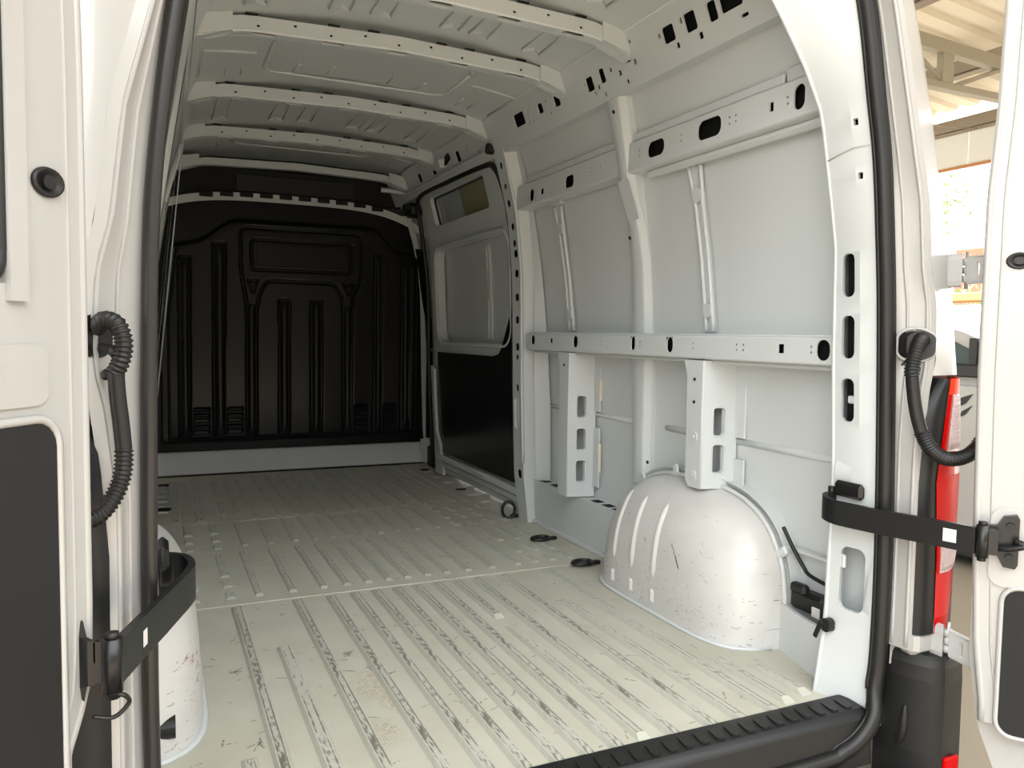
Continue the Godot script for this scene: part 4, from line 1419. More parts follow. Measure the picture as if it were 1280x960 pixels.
func build_bows() -> void:
	var zs := [-0.945, -1.41, -2.21, -2.96, -3.56]
	var say := ["white roof bow nearest the rear doors, ending beside the pillar", "second white roof bow from the rear doors", "middle white roof bow, third from the rear doors", "fourth white roof bow from the rear doors", "foremost white roof bow above the dark recess board"]
	for n in 5:
		var z: float = zs[n]
		var t := thing("roof_bow", say[n], "roof bow")
		var low := 0.03 if n == 4 else 0.0
		var base := func(x: float) -> float:
			return (lut([[0.0, 1.93], [0.5, 1.915], [0.56, 1.908], [0.72, 1.852]], absf(x))) - low
		var reach := 0.675
		# U section opening upwards: rear face with small holes, underside with slots, front face
		var holes: Array = []
		for k in 9: holes.append([-0.48 + k * 0.12, 0.036 if k % 2 else 0.02, 0.011, 0.009, 0.0044])
		var mb := MB.new()
		mb.plate(-reach, reach, 0.006, 0.052 if n < 4 else 0.04, holes if n < 4 else [], func(s, q, d): return Vector3(s, base.call(s) + q, z - q * 0.08 - d), 0.004, 0.05)
		part("rear_face", mb, M.inner_paint, t)
		var slots: Array = []
		for k in 5: slots.append([-0.46 + k * 0.23, -0.021, 0.08, 0.032, 0.016])
		mb = MB.new()
		mb.plate(-reach, reach, -0.05, -0.004, slots if n < 4 else [], func(s, q, d): return Vector3(s, base.call(s) + d, z + q), 0.006, 0.05)
		part("underside", mb, M.inner_paint, t)
		mb = MB.new()
		mb.plate(-reach, reach, -0.048, -0.006, [], func(s, q, d): return Vector3(s, base.call(s) + 0.016, z + q), 0.004, 0.05)
		mb.plate(-reach, reach, 0.01, 0.05, [], func(s, q, d): return Vector3(s, base.call(s) + q, z - 0.012), 0.004, 0.05)
		part("shade_liner", mb, M.cavity_shade, t)  # dark sheets that paint the shade inside the bow
		mb = MB.new()
		mb.plate(-reach, reach, 0.0, 0.055, [], func(s, q, d): return Vector3(s, base.call(s) + q, z - 0.05 - q * 0.2), 0.004, 0.05)
		mb.smooth()
		for k in 27:
			var x0 := -reach + k * 0.05
			var x1 := x0 + 0.05
			for q in [[0.0, 0.006], [-0.0, 0.0]]:
				mb.quad(Vector3(x0, base.call(x0), z - 0.004), Vector3(x1, base.call(x1), z - 0.004), Vector3(x1, base.call(x1) + 0.006, z), Vector3(x0, base.call(x0) + 0.006, z))
				break
		part("front_face", mb, M.inner_paint, t)
		# dark gaps where the bow stands off the roof pressings
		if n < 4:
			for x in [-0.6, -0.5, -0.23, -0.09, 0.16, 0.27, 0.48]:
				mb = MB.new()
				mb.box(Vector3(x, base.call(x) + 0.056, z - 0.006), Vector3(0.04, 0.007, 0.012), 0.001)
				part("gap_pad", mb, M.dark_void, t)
		# end gussets
		for s in [-1.0, 1.0]:
			mb = MB.new()
			mb.prism(PackedVector2Array([Vector2(0.56, 0.0), Vector2(0.715, 0.012), Vector2(0.725, 0.05), Vector2(0.69, 0.062), Vector2(0.66, 0.075), Vector2(0.56, 0.06)]), func(p, d): return Vector3(s * p.x, base.call(p.x) + p.y, z + 0.004 - d), 0.0, 0.008)
			part("end_gusset", mb, M.inner_paint, t)
			mb = MB.new()
			mb.plate(0.56, 0.72, -0.055, 0.004, [[0.61, -0.02, 0.07, 0.022, 0.011], [0.69, -0.022, 0.03, 0.018, 0.009]], func(a, q, d): return Vector3(s * a, base.call(a) - 0.002 + d, z + q), 0.006, 0.03)
			part("gusset_foot", mb, M.inner_paint, t)


# ---------------------------------------------------------------- black bulkhead

func seg_gap(p: Vector2, a: Vector2, b: Vector2) -> float:
	var ab := b - a
	var t := clampf((p - a).dot(ab) / ab.length_squared(), 0.0, 1.0)
	return (p - a - ab * t).length()


func build_bulkhead() -> void:
	var t := thing("bulkhead", "black plastic bulkhead with upright ribs, louvres and a framed panel at the cab end", "bulkhead")
	var half := [[0.19, 0.945], [0.8, 0.945], [1.04, 0.932], [1.14, 0.912], [1.3, 0.89], [1.47, 0.868], [1.6, 0.83], [1.674, 0.80], [1.71, 0.73], [1.735, 0.63], [1.757, 0.5]]
	var top := [[-0.8, 1.38], [-0.74, 1.44], [-0.685, 1.454], [-0.55, 1.49], [-0.495, 1.524], [-0.44, 1.57], [-0.383, 1.61], [-0.34, 1.625], [0.53, 1.63], [0.57, 1.61], [0.62, 1.55], [0.67, 1.495], [0.82, 1.464], [0.88, 1.42]]
	var lines: Array = []   # [x0, y0, x1, y1]
	for pl in [
		[[-0.275, 0.27], [-0.276, 1.1], [-0.29, 1.19], [-0.308, 1.28], [-0.312, 1.53], [-0.3, 1.56], [-0.27, 1.573], [0.41, 1.573], [0.445, 1.56], [0.457, 1.52], [0.452, 1.318], [0.43, 1.23], [0.394, 1.157], [0.388, 1.05], [0.386, 0.27]],
		[[-0.222, 0.27], [-0.218, 1.05], [-0.2, 1.15], [-0.171, 1.214], [-0.145, 1.237], [-0.112, 1.245], [0.24, 1.242], [0.28, 1.23], [0.31, 1.19], [0.325, 1.14], [0.331, 1.06], [0.334, 0.27]],
		[[-0.245, 1.33], [-0.247, 1.48], [-0.23, 1.498], [0.375, 1.501], [0.392, 1.485], [0.38, 1.325], [0.365, 1.311], [-0.23, 1.313], [-0.245, 1.33]],
		[[-0.265, 1.241], [-0.212, 1.243], [-0.237, 1.17], [-0.265, 1.241]], [[0.338, 1.242], [0.399, 1.244], [0.37, 1.172], [0.338, 1.242]],
		[[-0.667, 0.27], [-0.667, 1.37], [-0.61, 1.37], [-0.615, 0.27]], [[-0.47, 0.27], [-0.468, 1.462], [-0.404, 1.462], [-0.42, 0.27]],
		[[-0.078, 0.27], [-0.076, 1.12], [-0.012, 1.12], [-0.02, 0.27]], [[0.126, 0.27], [0.123, 1.12], [0.19, 1.12], [0.186, 0.27]],
		[[0.538, 0.27], [0.545, 1.44], [0.59, 1.44], [0.58, 0.27]], [[0.728, 0.27], [0.732, 1.37], [0.788, 1.37], [0.784, 0.27]]]:
		for i in pl.size() - 1: lines.append([Vector2(pl[i][0], pl[i][1]), Vector2(pl[i + 1][0], pl[i + 1][1])])
	var NX := 270
	var NY := 220
	var slots: Array = []
	for x in [[-0.589, -0.501], [-0.393, -0.303], [0.405, 0.494], [0.605, 0.698]]:
		for k in 5: slots.append(Rect2(x[0], 0.288 + k * 0.034, x[1] - x[0], 0.019))
	# grooves stamped into a height map first, only near each line
	var gw := 400
	var gh := 340
	var gx := 1.9 / gw
	var gy := 1.62 / gh
	var groove := PackedFloat32Array()
	groove.resize(gw * gh)
	for l in lines:
		var lo := Vector2(minf(l[0].x, l[1].x), minf(l[0].y, l[1].y)) - Vector2(0.014, 0.014)
		var hi := Vector2(maxf(l[0].x, l[1].x), maxf(l[0].y, l[1].y)) + Vector2(0.014, 0.014)
		for j in range(int((lo.y - 0.17) / gy), int((hi.y - 0.17) / gy) + 2):
			for i in range(int((lo.x + 0.95) / gx), int((hi.x + 0.95) / gx) + 2):
				if i < 0 or j < 0 or i >= gw or j >= gh: continue
				var g := 1.0 - smoothstep(0.003, 0.0095, seg_gap(Vector2(-0.95 + i * gx, 0.17 + j * gy), l[0], l[1]))
				if g > groove[j * gw + i]: groove[j * gw + i] = g
	for s in slots:
		for j in range(int((s.position.y - 0.17) / gy), int((s.end.y - 0.17) / gy) + 1):
			for i in range(int((s.position.x + 0.95) / gx), int((s.end.x + 0.95) / gx) + 1):
				groove[j * gw + i] = 1.7
	var mb := MB.new()
	mb.smooth()
	var prev: Array = []
	for j in NY + 1:
		var y := lerpf(0.19, 1.757, float(j) / NY)
		var w := lut(half, y)
		var row: Array = []
		for i in NX + 1:
			var x := lerpf(-w, w, float(i) / NX)
			var lift := smoothstep(0.0, 0.03, lut(top, x) - y) * smoothstep(0.225, 0.265, y) * smoothstep(0.0, 0.05, minf(x + 0.775 - maxf(0.0, y - 1.0) * 0.12, 0.86 - x))
			var gi := clampi(int(round((x + 0.95) / gx)), 0, gw - 1)
			var gj := clampi(int(round((y - 0.17) / gy)), 0, gh - 1)
			var edge := smoothstep(0.0, 0.03, w - absf(x))
			row.append(Vector3(x, y, -3.885 + 0.02 * edge + 0.035 * lift - 0.014 * groove[gj * gw + gi]))
		if j:
			for i in NX: mb.quad(prev[i], prev[i + 1], row[i + 1], row[i])
		prev = row
	part("panel", mb, M.bulkhead_plastic, t)
	for r in [[-0.6385, 1.36, 0.027], [-0.437, 1.45, 0.03], [-0.248, 1.1, 0.026], [-0.046, 1.11, 0.028], [0.157, 1.11, 0.028], [0.36, 1.1, 0.025], [0.566, 1.43, 0.019], [0.758, 1.36, 0.024]]:
		mb = MB.new()
		mb.grid(30, 8, func(u, v):
			var y: float = lerpf(0.262, r[1], u)
			var flare := 1.0 + 0.35 * smoothstep(0.36, 0.262, y)
			var end := minf(1.0, minf(u, 1.0 - u) * 30.0)
			return Vector3(r[0] + (v - 0.5) * 1.7 * r[2] * flare, y, -3.832 + 0.012 * pow(sin(v * PI), 0.5) * end))
		part("rib", mb, M.bulkhead_plastic, t)
	for s in slots:
		mb = MB.new()
		mb.box(Vector3(s.get_center().x, s.position.y - 0.0065, -3.829), Vector3(s.size.x, 0.008, 0.008), 0.002)
		part("louvre_slat", mb, M.bulkhead_plastic, t)
	mb = MB.new()
	mb.box(Vector3(0.07, 1.406, -3.833), Vector3(0.58, 0.14, 0.012), 0.004)
	part("framed_panel", mb, M.bulkhead_plastic, t)
	for p in [[-0.65, 0.176], [-0.285, 0.176], [0.035, 0.176], [0.36, 0.176], [0.72, 0.176], [0.947, 1.04], [0.955, 0.81], [0.96, 0.58], [0.955, 0.42], [0.92, 1.47]]:
		mb = MB.new()
		var side_one: bool = p[1] > 0.3
		mb.prism(MB.rrect(p[0] - (0.02 if side_one else 0.0), p[1] + 0.004, 0.022, 0.022, 0.011), func(q, d): return Vector3(q.x, q.y, (-3.8 if side_one else -3.905) + d), 0.0, -0.015)
		part("screw", mb, M.grey_screw, t)
	mb = MB.new()
	mb.box(Vector3(0, 0.19, -3.9), Vector3(1.9, 0.045, 0.02), 0.004)
	part("lower_flange", mb, M.bulkhead_plastic, t)
	mb = MB.new()
	mb.grid(20, 1, func(u, v):
		var y: float = lerpf(0.2, 1.5, u)
		return Vector3(lut(half, y) - 0.04 + v * 0.05, y, -3.83 - v * 0.01))
	part("side_flange", mb, M.bulkhead_plastic, t)


# ---------------------------------------------------------------- rear doors, swung wide open

func door_point(side: float, s: float, y: float, n: float) -> Vector3:
	return Vector3(side * (0.888 + s * 0.58 - n * 0.81), y, 0.20 + s * 0.81 + n * 0.58)


func build_rear_door(side: float) -> void:
	var right := side > 0
	var d := struct("door_2" if right else "door_3", ("open right rear door" if right else "open left rear door") + ", white inner face with black trim panel and rubber plug", "door")
	var f := func(p, n): return door_point(side, p.x, p.y, n)
	var rim := [[-0.1, 0.1], [-0.08, 0.075], [0.04, 0.03], [0.2, 0.008], [0.5, 0.004], [0.9, 0.0], [1.25, 0.0], [1.45, 0.012], [1.85, 0.02]]
	var edge := [[0.1, 0.035], [0.24, 0.018], [0.5, 0.007], [0.85, 0.0], [1.25, 0.0], [1.45, 0.012], [1.85, 0.02]] if right else [[0.2, 0.085], [0.3, 0.066], [0.36, 0.05], [0.42, 0.018], [0.46, 0.003], [0.55, 0.0], [1.25, 0.0], [1.85, 0.012]]
	var outline := func(a: Array, y0: float, y1: float, s1: float) -> PackedVector2Array:
		var o := PackedVector2Array()
		var n := 36
		for k in n + 1:
			var y := lerpf(y0, y1, float(k) / n)
			o.append(Vector2(lut(a, y), y))
		o.append(Vector2(s1, y1))
		o.append(Vector2(s1, y0))
		return o
	# slab: stiles and rails round the window, full below
	for q in [["slab_lower", rim, -0.1, 0.98, 0.76], ["slab_stile", rim, 0.98, 1.85, 0.135]]:
		var mb := MB.new()
		mb.prism(outline.call(q[1], q[2], q[3], q[4]), f, -0.03, -0.08)
		part(q[0], mb, M.body_paint, d)
	var mb := MB.new()
	mb.prism(PackedVector2Array([Vector2(0.66, 0.98), Vector2(0.76, 0.98), Vector2(0.7, 1.85), Vector2(0.62, 1.85)]), f, 0.0, -0.08)
	mb.prism(PackedVector2Array([Vector2(0.13, 1.7), Vector2(0.66, 1.7), Vector2(0.66, 1.85), Vector2(0.13, 1.85)]), f, 0.0, -0.08)
	part("slab_frame", mb, M.body_paint, d)
	# raised inner panel
	var y_low := 0.06 if right else 0.2
	for q in [["inner_panel_lower", y_low, 0.98, 0.74], ["inner_panel_stile", 0.98, 1.82, 0.103]]:
		mb = MB.new()
		mb.prism(outline.call(edge, q[1], q[2], q[3]), f, 0.0, -0.03)
		part(q[0], mb, M.body_paint, d)
	mb = MB.new()
	var pts: Array = []
	for k in 46:
		var y := lerpf(y_low, 1.82, k / 45.0)
		pts.append(door_point(side, lut(edge, y) + 0.003, y, -0.006))
	mb.tube(pts, 0.0085, 10)
	part("panel_edge", mb, M.body_paint, d)
	pts = []
	for k in 40:
		var y := lerpf(y_low, 1.82, k / 39.0)
		pts.append(door_point(side, lut(edge, y) + 0.03, y, -0.0005))
	mb = MB.new()
	mb.tube(pts, 0.003, 6)
	part("panel_crease", mb, M.body_paint, d)
	# window frame, gasket, pane
	mb = MB.new()
	mb.prism(PackedVector2Array([Vector2(0.101, 0.96), Vector2(0.128, 0.96), Vector2(0.128, 1.82), Vector2(0.101, 1.82)]), f, 0.008, -0.03)
	part("window_surround", mb, M.body_paint, d)
	mb = MB.new()
	pts = []
	for p in MB.rrect(0.395, 1.335, 0.53, 0.73, 0.05, 6): pts.append(door_point(side, p.x, p.y, -0.005))
	pts.append(pts[0])
	mb.tube(pts, 0.009, 8)
	part("window_gasket", mb, M.rubber, d)
	mb = MB.new()
	mb.prism(MB.rrect(0.395, 1.335, 0.53, 0.73, 0.05), f, -0.05, -0.054)
	part("window_pane", mb, M.glass, d)
	# black trim panel with a white raised surround
	var tr := [0.07, 0.045, 0.375] if right else [0.062, 0.1, 0.812]
	mb = MB.new()
	mb.prism(MB.rrect((tr[0] + 0.72) / 2, (tr[1] + tr[2]) / 2, 0.72 - tr[0], tr[2] - tr[1], 0.03), f, 0.006, -0.01)
	part("trim_panel", mb, M.dark_trim, d, "black inner trim panel")
	mb = MB.new()
	pts = []
	for p in MB.rrect((tr[0] + 0.72) / 2, (tr[1] + tr[2]) / 2, 0.72 - tr[0] + 0.012, tr[2] - tr[1] + 0.012, 0.035): pts.append(door_point(side, p.x, p.y, 0.003))
	pts.append(pts[0])
	mb.tube(pts, 0.006, 6)
	part("trim_surround", mb, M.body_paint, d)
	if not right:
		mb = MB.new()
		mb.prism(MB.rrect(0.4, 0.872, 0.66, 0.075, 0.02), f, 0.004, -0.01)
		part("grab_recess", mb, M.body_paint, d)
	# pad under the check strap bracket
	if right:
		mb = MB.new()
		mb.prism(MB.rrect(0.1, 0.47, 0.13, 0.18, 0.03), f, 0.006, -0.01)
		part("strap_pad", mb, M.body_paint, d)
	# rubber plug: dished disc
	mb = MB.new()
	mb.grid(20, 6, func(u, v):
		var a: float = u * TAU
		var r: float = [0.0, 0.4, 0.62, 0.8, 0.93, 1.0, 1.0][int(round(v * 6))]
		var n: float = [0.0, 0.0, 0.001, 0.005, 0.005, 0.002, 0.0][int(round(v * 6))]
		return door_point(side, 0.063 + cos(a) * r * 0.0255, 1.107 + sin(a) * r * 0.0185, n + 0.001))
	mb.prism(MB.rrect(0.063, 1.107, 0.02, 0.016, 0.007), f, 0.006, 0.0)
	part("rubber_plug", mb, M.rubber, d, "black rubber plug")


# ---------------------------------------------------------------- sill trim and rubber seals

func build_sill() -> void:
	var t := thing("step_trim", "black plastic sill trim with rows of oval grips at the rear edge of the floor", "step")
	var mb := MB.new()
	var prof := [Vector2(-0.08, 0.0), Vector2(-0.076, 0.011), Vector2(-0.068, 0.014), Vector2(0.0, 0.011), Vector2(0.012, 0.004), Vector2(0.018, -0.01), Vector2(0.026, -0.062), Vector2(0.03, -0.12)]
	mb.smooth()
	for i in prof.size() - 1:
		var a: Vector2 = prof[i]
		var b: Vector2 = prof[i + 1]
		if i == 3 or i == 5: mb.smooth()
		mb.quad(Vector3(-0.8, a.y, a.x), Vector3(-0.8, b.y, b.x), Vector3(0.8, b.y, b.x), Vector3(0.8, a.y, a.x))
	mb.prism(PackedVector2Array(prof + [Vector2(-0.08, -0.12)]), func(p, d): return Vector3(d, p.y, p.x), 0.8, 0.796)
	part("tread", mb, M.black_plastic, t)
	for k in 36:
		var x := 0.765 - k * 0.044
		mb = MB.new()
		mb.prism(MB.rrect(x, -0.033, 0.026, 0.054, 0.013, 6), func(p, d): return Vector3(p.x + (p.y + 0.03) * -0.15, 0.0115 + d, p.y), 0.004, 0.0)
		part("grip", mb, M.rubber, t)


func build_seal(side: float) -> void:
	var t := thing("door_seal", "black rubber door seal down the right edge of the rear opening" if side > 0 else "black rubber door seal, coloured as lit, down the left edge of the rear opening", "seal")
	var line: Array = []
	for p in [[1.96, 0.42], [1.9, 0.6], [1.8, 0.665], [1.676, 0.706], [1.5, 0.742], [1.355, 0.771], [1.16, 0.793], [0.977, 0.808], [0.664, 0.824], [0.38, 0.834], [0.15, 0.832], [0.06, 0.822], [0.0, 0.80], [-0.045, 0.76], [-0.07, 0.70], [-0.082, 0.6], [-0.085, 0.03]]:
		line.append(Vector3(side * (p[1] if side > 0 or p[0] < 0.02 else lut(SEAL_LEFT, p[0])), p[0], 0.012 if p[0] > 0.0 else 0.03))
	line = spline(line, 6)
	var mb := MB.new()
	mb.tube(line, 0.019 if side > 0 else 0.0125, 12)
	part("bulb", mb, M.rubber if side > 0 else M.lit_seal_rubber, t)
	if side < 0: return
	var lip: Array = []
	for p in line: lip.append(p + Vector3(side * 0.017, 0, 0.004) if p.y > 0.05 else p + Vector3(side * 0.012, -0.014, 0.004))
	mb = MB.new()
	mb.tube(lip, 0.007, 8)
	part("outer_lip", mb, M.rubber, t)
	lip = []
	for p in line: lip.append(p + Vector3(-side * 0.014, 0, -0.01) if p.y > 0.05 else p + Vector3(-side * 0.006, 0.014, -0.008))
	mb = MB.new()
	mb.tube(lip, 0.006, 8)
	part("inner_lip", mb, M.rubber, t)


# ---------------------------------------------------------------- black check straps

func build_check_strap(side: float) -> void:
	var right := side > 0
	var t := thing("check_strap", "black door check strap with a white sticker reaching to the right rear door" if right else "black door check strap bent out of the opening to the left rear door", "door strap")
	var y := 0.487
	var pts := [Vector3(0.802, y + 0.02, -0.118), Vector3(0.78, y + 0.015, -0.125), Vector3(0.76, y + 0.012, -0.112), Vector3(0.752, y + 0.008, -0.08), Vector3(0.758, y + 0.006, -0.045), Vector3(0.79, y + 0.003, 0.045), Vector3(0.823, y + 0.002, 0.139), Vector3(0.856, y, 0.232)]
	var path: Array = []
	for p in spline(pts, 6): path.append(p)
	var mb := MB.new()
	mb.smooth()
	var prev: Array = []
	for i in path.size():
		var tng: Vector3 = (path[mini(i + 1, path.size() - 1)] - path[maxi(i - 1, 0)]).normalized()
		var out := Vector3(-tng.z, 0, tng.x).normalized() * 0.006
		var row: Array = []
		for c in [[-1, -1], [1, -1], [1, 1], [-1, 1]]:
			var p: Vector3 = path[i] + out * c[0] + Vector3(0, 0.03 * c[1], 0)
			row.append(Vector3(side * p.x, p.y, p.z))
		if i:
			for k in 4:
				mb.flat() if k % 2 else mb.flat()
				mb.quad(prev[k], row[k], row[(k + 1) % 4], prev[(k + 1) % 4])
		else:
			mb.quad(row[0], row[1], row[2], row[3])
		if i == path.size() - 1: mb.quad(row[3], row[2], row[1], row[0])
		prev = row
	part("strap", mb, M.black_metal, t)
	# sticker on the face that looks at the cab side / camera
	var a: Vector3 = pts[5].lerp(pts[7], 0.74)
	var along: Vector3 = (pts[7] - pts[5]).normalized()
	var nrm := Vector3(-along.z, 0, along.x) * 0.0068
	mb = MB.new()
	if right:
		for k in 1:
			mb.quad(a + nrm - along * 0.014 + Vector3(0, -0.014, 0), a + nrm + along * 0.014 + Vector3(0, -0.014, 0), a + nrm + along * 0.014 + Vector3(0, 0.016, 0), a + nrm - along * 0.014 + Vector3(0, 0.016, 0))
		part("sticker", mb, M.white_sticker, t, "blank white sticker")
	else:
		var b: Vector3 = pts[5].lerp(pts[7], 0.6) + nrm
		for q in [[0.0, 0.0, 0.007, 0.012]]:
			var c := b
			var s3 := func(v: Vector3) -> Vector3: return Vector3(-v.x, v.y, v.z)
			mb.quad(s3.call(c - along * 0.008 + Vector3(0, -0.012, 0)), s3.call(c + along * 0.008 + Vector3(0, -0.012, 0)), s3.call(c + along * 0.008 + Vector3(0, 0.012, 0)), s3.call(c - along * 0.008 + Vector3(0, 0.012, 0)))
		part("sticker", mb, M.white_sticker, t, "small white sticker")
	var flip := func(v: Vector3) -> Vector3: return Vector3(side * v.x, v.y, v.z)
	# pivot on the pillar
	mb = MB.new()
	mb.tube([flip.call(Vector3(0.797, y - 0.03, -0.126)), flip.call(Vector3(0.797, y + 0.06, -0.126))], 0.009, 10)
	part("pivot_pin", mb, M.black_metal, t)
	mb = MB.new()
	mb.box(flip.call(Vector3(0.798, y + 0.06, -0.07)), Vector3(0.02, 0.04, 0.09), 0.008)
	part("pivot_bracket", mb, M.black_metal, t)
	# knuckle, bracket and release catch on the door
	mb = MB.new()
	mb.tube([flip.call(Vector3(0.862, y - 0.036, 0.243)), flip.call(Vector3(0.862, y + 0.036, 0.243))], 0.013, 12)
	part("knuckle", mb, M.black_metal, t)
	for k in [-1.0, 1.0]:
		mb = MB.new()
		mb.tube([flip.call(Vector3(0.862, y + k * 0.036, 0.243)), flip.call(Vector3(0.862, y + k * 0.044, 0.243))], 0.009, 10)
		part("pin_head", mb, M.black_plastic, t)
	var f := func(p, n): return door_point(side, p.x, p.y, n) if right else Vector3(-0.862 - p.x * 0.35 - (0.05 - n) * 0.5, p.y, 0.232 - p.x * 0.25)
	mb = MB.new()
	mb.prism(PackedVector2Array([Vector2(0.02, y - 0.03), Vector2(0.05, y - 0.034), Vector2(0.062, y - 0.058), Vector2(0.085, y - 0.06), Vector2(0.09, y - 0.05), Vector2(0.09, y + 0.052), Vector2(0.085, y + 0.06), Vector2(0.06, y + 0.055), Vector2(0.048, y + 0.034), Vector2(0.02, y + 0.03)]), f, 0.022, 0.004)
	part("door_bracket", mb, M.black_metal, t)
	mb = MB.new()
	mb.prism(PackedVector2Array([Vector2(0.02, y - 0.028), Vector2(0.05, y - 0.028), Vector2(0.05, y + 0.028), Vector2(0.02, y + 0.028)]), f, 0.05, 0.018)
	part("bracket_web", mb, M.black_metal, t)
	for k in [-0.036, 0.034]:
		mb = MB.new()
		mb.prism(MB.rrect(0.073, y + k, 0.018, 0.018, 0.009), f, 0.03, 0.02)
		part("bolt", mb, M.black_plastic, t)
	mb = MB.new()
	if right: mb.tube(spline([door_point(side, 0.045, y - 0.015, 0.03), door_point(side, 0.07, y - 0.012, 0.04), door_point(side, 0.1, y, 0.045), door_point(side, 0.08, y + 0.006, 0.035)], 4), 0.007, 8)
	if right: part("release_catch", mb, M.black_metal, t)
	else:
		mb.tube(spline([Vector3(-0.866, y - 0.035, 0.262), Vector3(-0.85, y - 0.03, 0.27), Vector3(-0.842, y - 0.045, 0.262), Vector3(-0.86, y - 0.062, 0.262), Vector3(-0.885, y - 0.06, 0.255)], 5), 0.003, 6)
		part("spring_wire", mb, M.black_metal, t)


# ---------------------------------------------------------------- corrugated cable hoses

func build_hoses() -> void:
	for right in [true, false]:
		var t := thing("cable_hose", "black corrugated cable hose looping from the right pillar across the tail lamp" if right else "black corrugated cable hose hanging beside the left rear door", "hose")
		var side := 1.0 if right else -1.0
		var mb := MB.new()
		var gx := 0.868 if right else 0.884
		var gz := 0.05
		mb.prism(MB.rrect(gx, 0.918, 0.04, 0.066, 0.02, 8), func(p, d): return Vector3(side * p.x, p.y, gz + (p.x - gx) * 1.2 + d), 0.012, -0.02)
		part("grommet", mb, M.rubber, t)
		mb = MB.new()
		var rim: Array = []
		for p in MB.rrect(gx, 0.918, 0.052, 0.08, 0.026, 8): rim.append(Vector3(side * p.x, p.y, gz - 0.004 + (p.x - gx) * 1.2))
		rim.append(rim[0])
		mb.tube(rim, 0.004, 6)
		part("pressed_rim", mb, M.body_paint, t)
		var a: Array
		if right:
			a = [Vector3(0.872, 0.93, 0.055), Vector3(0.856, 0.932, 0.075), Vector3(0.834, 0.925, 0.085), Vector3(0.818, 0.9, 0.088), Vector3(0.808, 0.865, 0.088), Vector3(0.81, 0.845, 0.088), Vector3(0.818, 0.79, 0.09), Vector3(0.826, 0.745, 0.095), Vector3(0.834, 0.715, 0.1), Vector3(0.853, 0.677, 0.11), Vector3(0.89, 0.653, 0.12), Vector3(0.935, 0.652, 0.13), Vector3(0.965, 0.668, 0.14), Vector3(0.98, 0.69, 0.145), Vector3(0.998, 0.725, 0.15), Vector3(1.012, 0.765, 0.15), Vector3(1.022, 0.80, 0.145)]
		else:
			a = [Vector3(-0.884, 0.93, 0.06), Vector3(-0.872, 0.942, 0.085), Vector3(-0.855, 0.935, 0.1), Vector3(-0.847, 0.91, 0.105), Vector3(-0.85, 0.885, 0.105), Vector3(-0.858, 0.867, 0.1), Vector3(-0.856, 0.83, 0.1), Vector3(-0.852, 0.79, 0.1), Vector3(-0.849, 0.752, 0.1), Vector3(-0.85, 0.725, 0.105), Vector3(-0.856, 0.7, 0.11), Vector3(-0.868, 0.678, 0.12), Vector3(-0.885, 0.663, 0.135), Vector3(-0.91, 0.66, 0.15), Vector3(-0.94, 0.672, 0.15)]
		# corrugated run, smooth sleeve, corrugated run, end sleeve
		var runs := [[0, 5, true], [5, 8, false], [8, 13, true], [13, 16, false]] if right else [[0, 5, true], [5, 8, false], [8, 14, true]]
		for r in runs:
			var seg: Array = []
			for k in range(r[0], r[1] + 1): seg.append(a[k])
			var ctrl := spline(seg, 10)
			# resample evenly
			var len := 0.0
			var acc: Array = [0.0]
			for k in ctrl.size() - 1:
				len += (ctrl[k + 1] - ctrl[k]).length()
				acc.append(len)
			var n := int(len / 0.0016)
			var pts: Array = []
			var rad: Array = []
			var j := 0
			for k in n + 1:
				var d := len * k / n
				while j < acc.size() - 2 and acc[j + 1] < d: j += 1
				pts.append(ctrl[j].lerp(ctrl[j + 1], clampf((d - acc[j]) / maxf(acc[j + 1] - acc[j], 1e-6), 0.0, 1.0)))
				rad.append((0.0158 + 0.0024 * sin(d / 0.0066 * TAU) if r[2] else 0.0152) * (1.0 if right else 0.76))
			mb = MB.new()
			mb.tube(pts, rad, 12)
			part("corrugated_tube" if r[2] else "sleeve", mb, M.rubber, t)
		mb = MB.new()
		mb.box(Vector3(side * (0.822 if right else 0.868), 0.862, 0.08), Vector3(0.02, 0.016, 0.03), 0.004)
		part("clip", mb, M.black_plastic, t)
		mb = MB.new()
		if right: mb.tube([Vector3(0.815, 0.885, 0.07), Vector3(0.79, 0.872, 0.075)], 0.003, 6)
		else: mb.tube([Vector3(-0.878, 0.9, 0.06), Vector3(-0.862, 0.898, 0.085), Vector3(-0.856, 0.89, 0.1)], 0.008, 8)
		part("cable_tie", mb, M.black_plastic, t)


# ---------------------------------------------------------------- tail lamps, hinges, bumper

